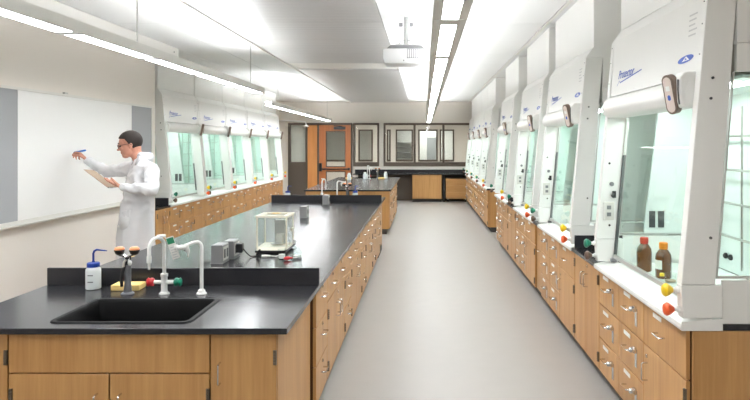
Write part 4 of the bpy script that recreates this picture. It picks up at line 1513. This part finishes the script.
def make_hand(mb, W, d, n, right, curls, thumb_curl=0.5, sc=1.0, thumb_n=0.35):
    d = d.normalized()
    n = (n - d * n.dot(d)).normalized()
    s = d.cross(n) if right else n.cross(d)
    kn = []
    for off, ln in ((0.030, 0.088), (0.010, 0.094), (-0.010, 0.090), (-0.029, 0.080)):
        kn.append(W + d * ln * sc + s * off * sc)
    for k, p in enumerate(kn):
        mb.caps([W + s * (0.018 - 0.012 * k) * sc, W + d * 0.05 * sc + s * (0.026 - 0.0175 * k) * sc, p], [0.017 * sc, 0.0155 * sc, 0.0115 * sc])
    lens = [(0.040, 0.024, 0.019), (0.045, 0.028, 0.020), (0.041, 0.026, 0.020), (0.031, 0.019, 0.017)]
    for k, p in enumerate(kn):
        dirv = d.copy()
        nn = n.copy()
        pts = [p]
        for L, c in zip(lens[k], curls[k]):
            q = Matrix.Rotation(R(c), 3, d.cross(n))
            dirv = (q @ dirv).normalized()
            pts.append(pts[-1] + dirv * L * sc)
        mb.caps(pts, [0.0105 * sc, 0.0095 * sc, 0.0088 * sc, 0.0075 * sc], 8)
    b = W + d * 0.022 * sc + s * 0.024 * sc
    t1 = (d * 0.6 + s * 0.7 + n * thumb_n).normalized()
    t2 = (d * 0.85 + s * 0.2 + n * (thumb_n + thumb_curl)).normalized()
    mb.caps([b, b + t1 * 0.042 * sc, b + t1 * 0.042 * sc + t2 * 0.034 * sc, b + t1 * 0.042 * sc + t2 * 0.06 * sc], [0.0165 * sc, 0.0125 * sc, 0.0105 * sc, 0.008 * sc], 8)
    return s, n


# joints read off the photograph
neck = P(143, 161, PY)
chest = P(141.5, 181, PY)
pelv = P(137, 222, PY)
shL, elL, wrL = P(151.5, 170.5, 6.27), P(152, 190, 6.12), P(124, 187.2, 6.14)
shR, elR, wrR = P(131.5, 169, 6.56), P(107, 171.5, 6.62), P(87.5, 160.5, 6.69)
hc = P(130.0, 145.0, PY)                          # head centre
hf = Vector((-0.92, -0.36, -0.20)).normalized()   # gaze, a little down
hl = Z3.cross(hf).normalized()
hu = hf.cross(hl).normalized()
HM = Matrix((hf, hl, hu)).transposed()            # head frame: x forward, y left, z up
HS = 1.08


def H(x, y, z):
    return hc + HM @ (Vector((x, y, z)) * HS)


def hell(mb, c, rx, ry, rz, tilt=0.0):
    rot = HM @ Matrix.Rotation(R(tilt), 3, 'Y')
    return mb.ell(H(*c), rx * HS, ry * HS, rz * HS, rot, 18, 12)


person = empty('person', base)
tag(person, 'person in a white lab coat and glasses writing on the whiteboard', 'person')
bm_ = MB()
hell(bm_, (-0.012, 0, 0.035), 0.098, 0.076, 0.088)           # cranium
hell(bm_, (0.03, 0, -0.02), 0.062, 0.062, 0.088)             # face
hell(bm_, (0.045, 0, 0.03), 0.045, 0.062, 0.05)              # forehead
hell(bm_, (0.05, 0, -0.088), 0.036, 0.04, 0.026)             # chin
hell(bm_, (0.01, 0, -0.07), 0.055, 0.052, 0.04)              # jaw
hell(bm_, (0.082, 0, 0.022), 0.014, 0.045, 0.009)            # brow
hell(bm_, (0.09, 0, 0.0), 0.011, 0.009, 0.024, 18)           # nose bridge
hell(bm_, (0.104, 0, -0.024), 0.015, 0.013, 0.011)           # nose tip
hell(bm_, (0.082, 0, -0.055), 0.012, 0.022, 0.006)           # upper lip
hell(bm_, (0.08, 0, -0.066), 0.011, 0.019, 0.006)            # lower lip
for s_ in (-1, 1):
    hell(bm_, (0.068, s_ * 0.036, -0.02), 0.02, 0.02, 0.018)     # cheek
    hell(bm_, (-0.008, s_ * 0.076, -0.004), 0.018, 0.007, 0.032, -12)   # ear
    hell(bm_, (0.002, s_ * 0.073, -0.026), 0.01, 0.007, 0.011)
bm_.caps([H(-0.035, 0, -0.03), H(-0.03, 0, -0.09), neck + Vector((0, 0, -0.03))], [0.062, 0.056, 0.064], 14)
bm_.loft([ring(P(143, 168, PY), 0.15, 0.07), ring(P(142, 178, PY), 0.17, 0.10), ring(P(139, 200, PY), 0.15, 0.10), ring(pelv, 0.16, 0.11), ring(pelv + Vector((0, 0, -0.1)), 0.15, 0.1)])
bm_.caps([shL, elL, wrL], [0.05, 0.041, 0.028], 12)
bm_.caps([shR, elR, wrR], [0.05, 0.041, 0.028], 12)
neck = P(143, 158, PY)
hipL, hipR = pelv + LF * 0.09, pelv - LF * 0.09
legs = []
for hp, sg, fwd in ((hipL, 1, 0.03), (hipR, -1, -0.05)):
    kn = Vector((hp.x, hp.y, 0.52)) + FW * (0.03 + fwd) + LF * 0.01 * sg
    an = Vector((hp.x, hp.y, 0.10)) + FW * fwd + LF * 0.015 * sg
    legs.append((hp, kn, an))
    bm_.caps([hp, kn, an, an + FW * 0.12 + Vector((0, 0, -0.055))], [0.085, 0.056, 0.04, 0.03], 12)
# right hand gripping the marker
dR = (wrR - elR).normalized() * 0.45 + Vector((-0.45, 0.1, 0.62))
make_hand(bm_, wrR + (wrR - elR).normalized() * 0.02, dR, Vector((-0.7, -0.25, -0.45)), True,
          [(40, 45, 30), (52, 55, 35), (62, 60, 40), (70, 65, 40)], 0.5, 1.02)
# left hand carrying the clipboard
CL = Vector((-0.80, 0.0, 0.60)).normalized()          # clipboard long axis
CS = Vector((-0.03, 0.99, -0.10)).normalized()
CS = (CS - CL * CS.dot(CL)).normalized()
CN = CS.cross(CL)
if CN.z < 0:
    CN = -CN
dL = CL * 0.9 + Vector((-0.35, 0.05, -0.1))
make_hand(bm_, wrL + (wrL - elL).normalized() * 0.02, dL, CN, False,
          [(4, 8, 8), (4, 8, 8), (6, 8, 8), (8, 10, 8)], -0.1, 1.02, 0.5)
bm_.v = [tuple(Vector(p) - base) for p in bm_.v]
body = remesh(bm_, 'body', 0.0052, 3, 'skin', person)


def fold(co):
    """cloth folds: long soft drapes below the waist, short creases on sleeves and chest"""
    p = Vector((co.x * 7, co.y * 7, co.z * 1.6))
    q = Vector((co.x * 9 + co.z * 7, co.y * 9, co.z * 11 - co.x * 6))
    a = (0.5 - abs(noise.noise(p))) * 0.03
    b = (0.35 - abs(noise.noise(q))) * 0.03
    t_ = min(1.0, max(0.0, (co.z - 0.95) / 0.25))
    return (a * (1 - t_) + b * t_) - 0.006


ct = MB()
rings = []
for (u, v, a, b) in ((145.0, 152.8, 0.073, 0.07), (144.4, 156.2, 0.085, 0.078), (143.7, 159.5, 0.11, 0.085), (143.2, 163.5, 0.165, 0.10), (142.8, 168.0, 0.198, 0.112), (142, 174, 0.207, 0.127), (140.8, 184, 0.20, 0.142),
                     (138.5, 198, 0.195, 0.15), (136.8, 212, 0.205, 0.16), (136, 228, 0.218, 0.168), (135.7, 246, 0.23, 0.175), (135.5, 262, 0.24, 0.18)):
    rings.append(ring(P(u, v, PY), a, b))
ct.loft(rings)
ct.caps([shL, shL.lerp(elL, 0.5), elL, elL.lerp(wrL, 0.5), wrL], [0.077, 0.07, 0.066, 0.057, 0.047], 14)
ct.caps([shR, shR.lerp(elR, 0.5), elR, elR.lerp(wrR, 0.55), wrR], [0.08, 0.068, 0.061, 0.054, 0.046], 14)
ct.v = [tuple(Vector(p) - base) for p in ct.v]
coat = remesh(ct, 'lab_coat', 0.011, 5, 'coat_white', person, fold)

# collar, pocket, placket
n = 15
co_in, co_out = [], []
ncen = P(143.3, 155.5, PY)
cl = MB()
r0, r1, r2 = [], [], []
for k in range(n):
    q = R(-50 + 280 * k / (n - 1) + 0) + R(180)        # opening towards the chest
    ang = R(90 + 40) + R(280) * k / (n - 1)
    dv = FW * math.sin(ang) * 0.086 + LF * math.cos(ang) * 0.088
    e = abs(k - (n - 1) / 2) / ((n - 1) / 2)
    r0.append(ncen + dv * 0.92 + Vector((0, 0, 0.022 - 0.03 * e)) - base)
    r1.append(ncen + dv * 1.0 + Vector((0, 0, 0.026 - 0.03 * e)) - base)
    r2.append(ncen + dv * (1.22 + 0.28 * e) + Vector((0, 0, -0.024 - 0.07 * e ** 2)) - base)
cl.loft([r0, r1, r2], False, False, closed=False)
co = cl.build('coat_collar', 'coat_white', person)
so = co.modifiers.new('thick', 'SOLIDIFY')
so.thickness = 0.006
sb = MB()
q0, q1 = [], []
for k in range(n):
    ang = R(90 + 22) + R(316) * k / (n - 1)
    dv = FW * math.sin(ang) * 0.068 + LF * math.cos(ang) * 0.07
    e = abs(k - (n - 1) / 2) / ((n - 1) / 2)
    q0.append(ncen + dv * 1.0 + Vector((0, 0, -0.03 - 0.02 * e)) - base)
    q1.append(ncen + dv * 1.02 + Vector((0, 0, 0.035 - 0.035 * e)) - base)
sb.loft([q0, q1], False, False, closed=False)
so = sb.build('shirt_collar', 'shirt_blue', person)
md = so.modifiers.new('thick', 'SOLIDIFY')
md.thickness = 0.005

# hair: shell over the cranium cut at the hairline
hb = MB()
nn_, mm_ = 40, 26
rings = []
for i in range(mm_ + 1):
    t_ = R(2 + 150 * i / mm_)
    rg = []
    for k in range(nn_):
        q = 2 * math.pi * k / nn_
        x, y_, z = math.sin(t_) * math.cos(q), math.sin(t_) * math.sin(q), math.cos(t_)
        X, Y_, Zz = -0.012 + 0.106 * x, 0.083 * y_, 0.037 + 0.098 * z
        lim = 0.062 + 0.25 * (X - 0.035) if X > 0.035 else (0.0 + (X - 0.0) * 1.77 if X > 0.0 else (-0.01 if abs(Y_) > 0.05 and X > -0.022 else -0.085))
        Zz = max(Zz, lim)
        if Zz == lim:
            f_ = 0.90
            X = -0.012 + (X + 0.012) * f_
            Y_ *= f_
        rg.append(H(X, Y_, Zz) - base)
    rings.append(rg)
hb.loft(rings, True, False)
hair = hb.build('hair', 'hair', person)
for f_ in hair.data.polygons:
    f_.use_smooth = True
# glasses
gm = MB()
for s_ in (-1, 1):
    pts = []
    for k in range(13):
        q = 2 * math.pi * k / 12
        pts.append(H(0.101 - 0.012 * abs(math.cos(q)) * (1 if math.cos(q) * s_ > 0 else 0), s_ * 0.034 + 0.026 * math.cos(q), 0.002 + 0.0165 * math.sin(q)) - base)
    gm.tube(pts, 0.0026, 6)
    gm.tube([H(0.092, s_ * 0.06, 0.01) - base, H(0.05, s_ * 0.074, 0.012) - base, H(-0.005, s_ * 0.083, 0.012) - base, H(-0.02, s_ * 0.083, -0.004) - base], 0.0028, 6)
gm.tube([H(0.104, -0.009, 0.006) - base, H(0.106, 0, 0.008) - base, H(0.104, 0.009, 0.006) - base], 0.0022, 6)
gm.build('glasses', 'black_plastic', person)
em_ = MB()
for s_ in (-1, 1):
    em_.ell(H(0.08, s_ * 0.033, 0.004) - base, 0.011, 0.011, 0.008, None, 10, 7)
em_.build('eyes', 'lens_dark', person)
eb = MB()
for s_ in (-1, 1):
    eb.tube([H(0.094, s_ * 0.014, 0.028) - base, H(0.092, s_ * 0.034, 0.033) - base, H(0.08, s_ * 0.052, 0.026) - base], [0.004, 0.005, 0.003], 6)
eb.build('eyebrows', 'hair', person)
# trousers and shoes
tr_ = MB()
tr_.loft([ring(pelv + Vector((0, 0, 0.05)), 0.16, 0.115), ring(pelv + Vector((0, 0, -0.08)), 0.17, 0.12)])
for (hp, kn, an) in legs:
    tr_.caps([hp, kn, an + Vector((0, 0, 0.0))], [0.1, 0.075, 0.06], 14)
tr_.v = [tuple(Vector(p) - base) for p in tr_.v]
remesh(tr_, 'trousers', 0.014, 4, 'trouser_grey', person)
for (hp, kn, an) in legs:
    sh_ = MB()
    c0 = Vector((an.x, an.y, 0)) - base
    rg = []
    for (f_, hw, hh) in ((-0.075, 0.02, 0.05), (-0.06, 0.036, 0.085), (0.0, 0.04, 0.095), (0.07, 0.045, 0.07), (0.15, 0.046, 0.05), (0.2, 0.025, 0.03)):
        c_ = c0 + FW * f_
        rg.append([c_ + LF * hw * a_ + Z3 * (hh * b_ + 0.001) for a_, b_ in ((-1, 0), (1, 0), (1, 0.6), (0.6, 1), (-0.6, 1), (-1, 0.6))])
    sh_.loft(rg)
    sh_.build('shoe', 'shoe_black', person, 0.004)
# chest pocket and buttons on the coat front
dgp = bpy.context.evaluated_depsgraph_get()


def on_coat(v, side, lift=0.004):
    """point on the coat front at photo height v, moved sideways by side metres"""
    zz = P(0, v, PY).z
    best = None
    c = P(139, v, PY) - base + LF * side
    for vv in coat.data.vertices:
        if abs(vv.co.z - zz) < 0.02:
            rel = vv.co - Vector((c.x, c.y, vv.co.z))
            if abs(rel.dot(LF)) < 0.02:
                f_ = rel.dot(FW)
                if best is None or f_ > best[0]:
                    best = (f_, vv.co.copy())
    return (best[1] if best else c + FW * 0.16) + FW * lift


for v in (176, 188, 200, 212, 224):
    p_ = on_coat(v, 0.0, 0.001)
    MB().ell(p_, 0.009, 0.009, 0.009, None, 10, 6).build('button', 'paper', person)
for (sd, va, vb, w_) in ((0.10, 207, 226, 0.075),):
    a_, b_ = on_coat(va, sd), on_coat(vb, sd)
    tang = LF
    pk = MB()
    pl = [[on_coat(v, sd + t_ * w_, 0.003) for t_ in (-1, -0.5, 0, 0.5, 1)] for v in (va, (va + vb) / 2, vb)]
    pk.loft(pl, False, False, closed=False)
    pko = pk.build('coat_pocket', 'coat_white', person)
    md = pko.modifiers.new('thick', 'SOLIDIFY')
    md.thickness = 0.005

# marker in the right hand
mk = empty('marker', (0, 0, 0))
tag(mk, 'blue marker held against the whiteboard', 'marker')
tip = Vector((XL + 0.016, 6.80, P(70, 152.6, 6.80).z))
tail = P(85.5, 150.3, 6.70)
mk.location = tip
ax = (tail - tip)
ln = ax.length
ax.normalize()
MB().tube([ax * 0.012, ax * 0.02, ax * (ln * 0.95), ax * ln], [0.005, 0.0105, 0.0105, 0.008], 10).build('barrel', 'marker_blue', mk)
MB().tube([ax * 0.0, ax * 0.0125], [0.002, 0.004], 8).build('nib', 'blue_cap', mk)
# clipboard in the left hand
cb = empty('clipboard', (0, 0, 0))
tag(cb, 'tan clipboard held in the left hand of the person', 'clipboard')
cc = P(100.5, 178.6, 6.20)
cb.location = cc
M4 = Matrix((CL, CS, CN)).transposed().to_quaternion()
cb.rotation_mode = 'QUATERNION'
cb.rotation_quaternion = M4
MB().box(-0.14, 0.14, -0.11, 0.11, -0.002, 0.002).build('board', 'clip_tan', cb, 0.001)
MB().box(-0.13, 0.12, -0.102, 0.102, 0.0025, 0.004).build('paper_sheet', 'paper', cb)
MB().box(0.105, 0.135, -0.05, 0.05, 0.0045, 0.016).build('clip', 'steel', cb, 0.002)

# white cover closing the open end of the first hood's sill
MB().prism([(-0.014, 0.847), (-0.018, 0.862), (-0.014, 0.89), (0.185, 0.906), (0.185, 0.847)], WR + 0.0005, WR + 0.004, 'x').build('sill_end_cap', 'hood_white', hood_r)
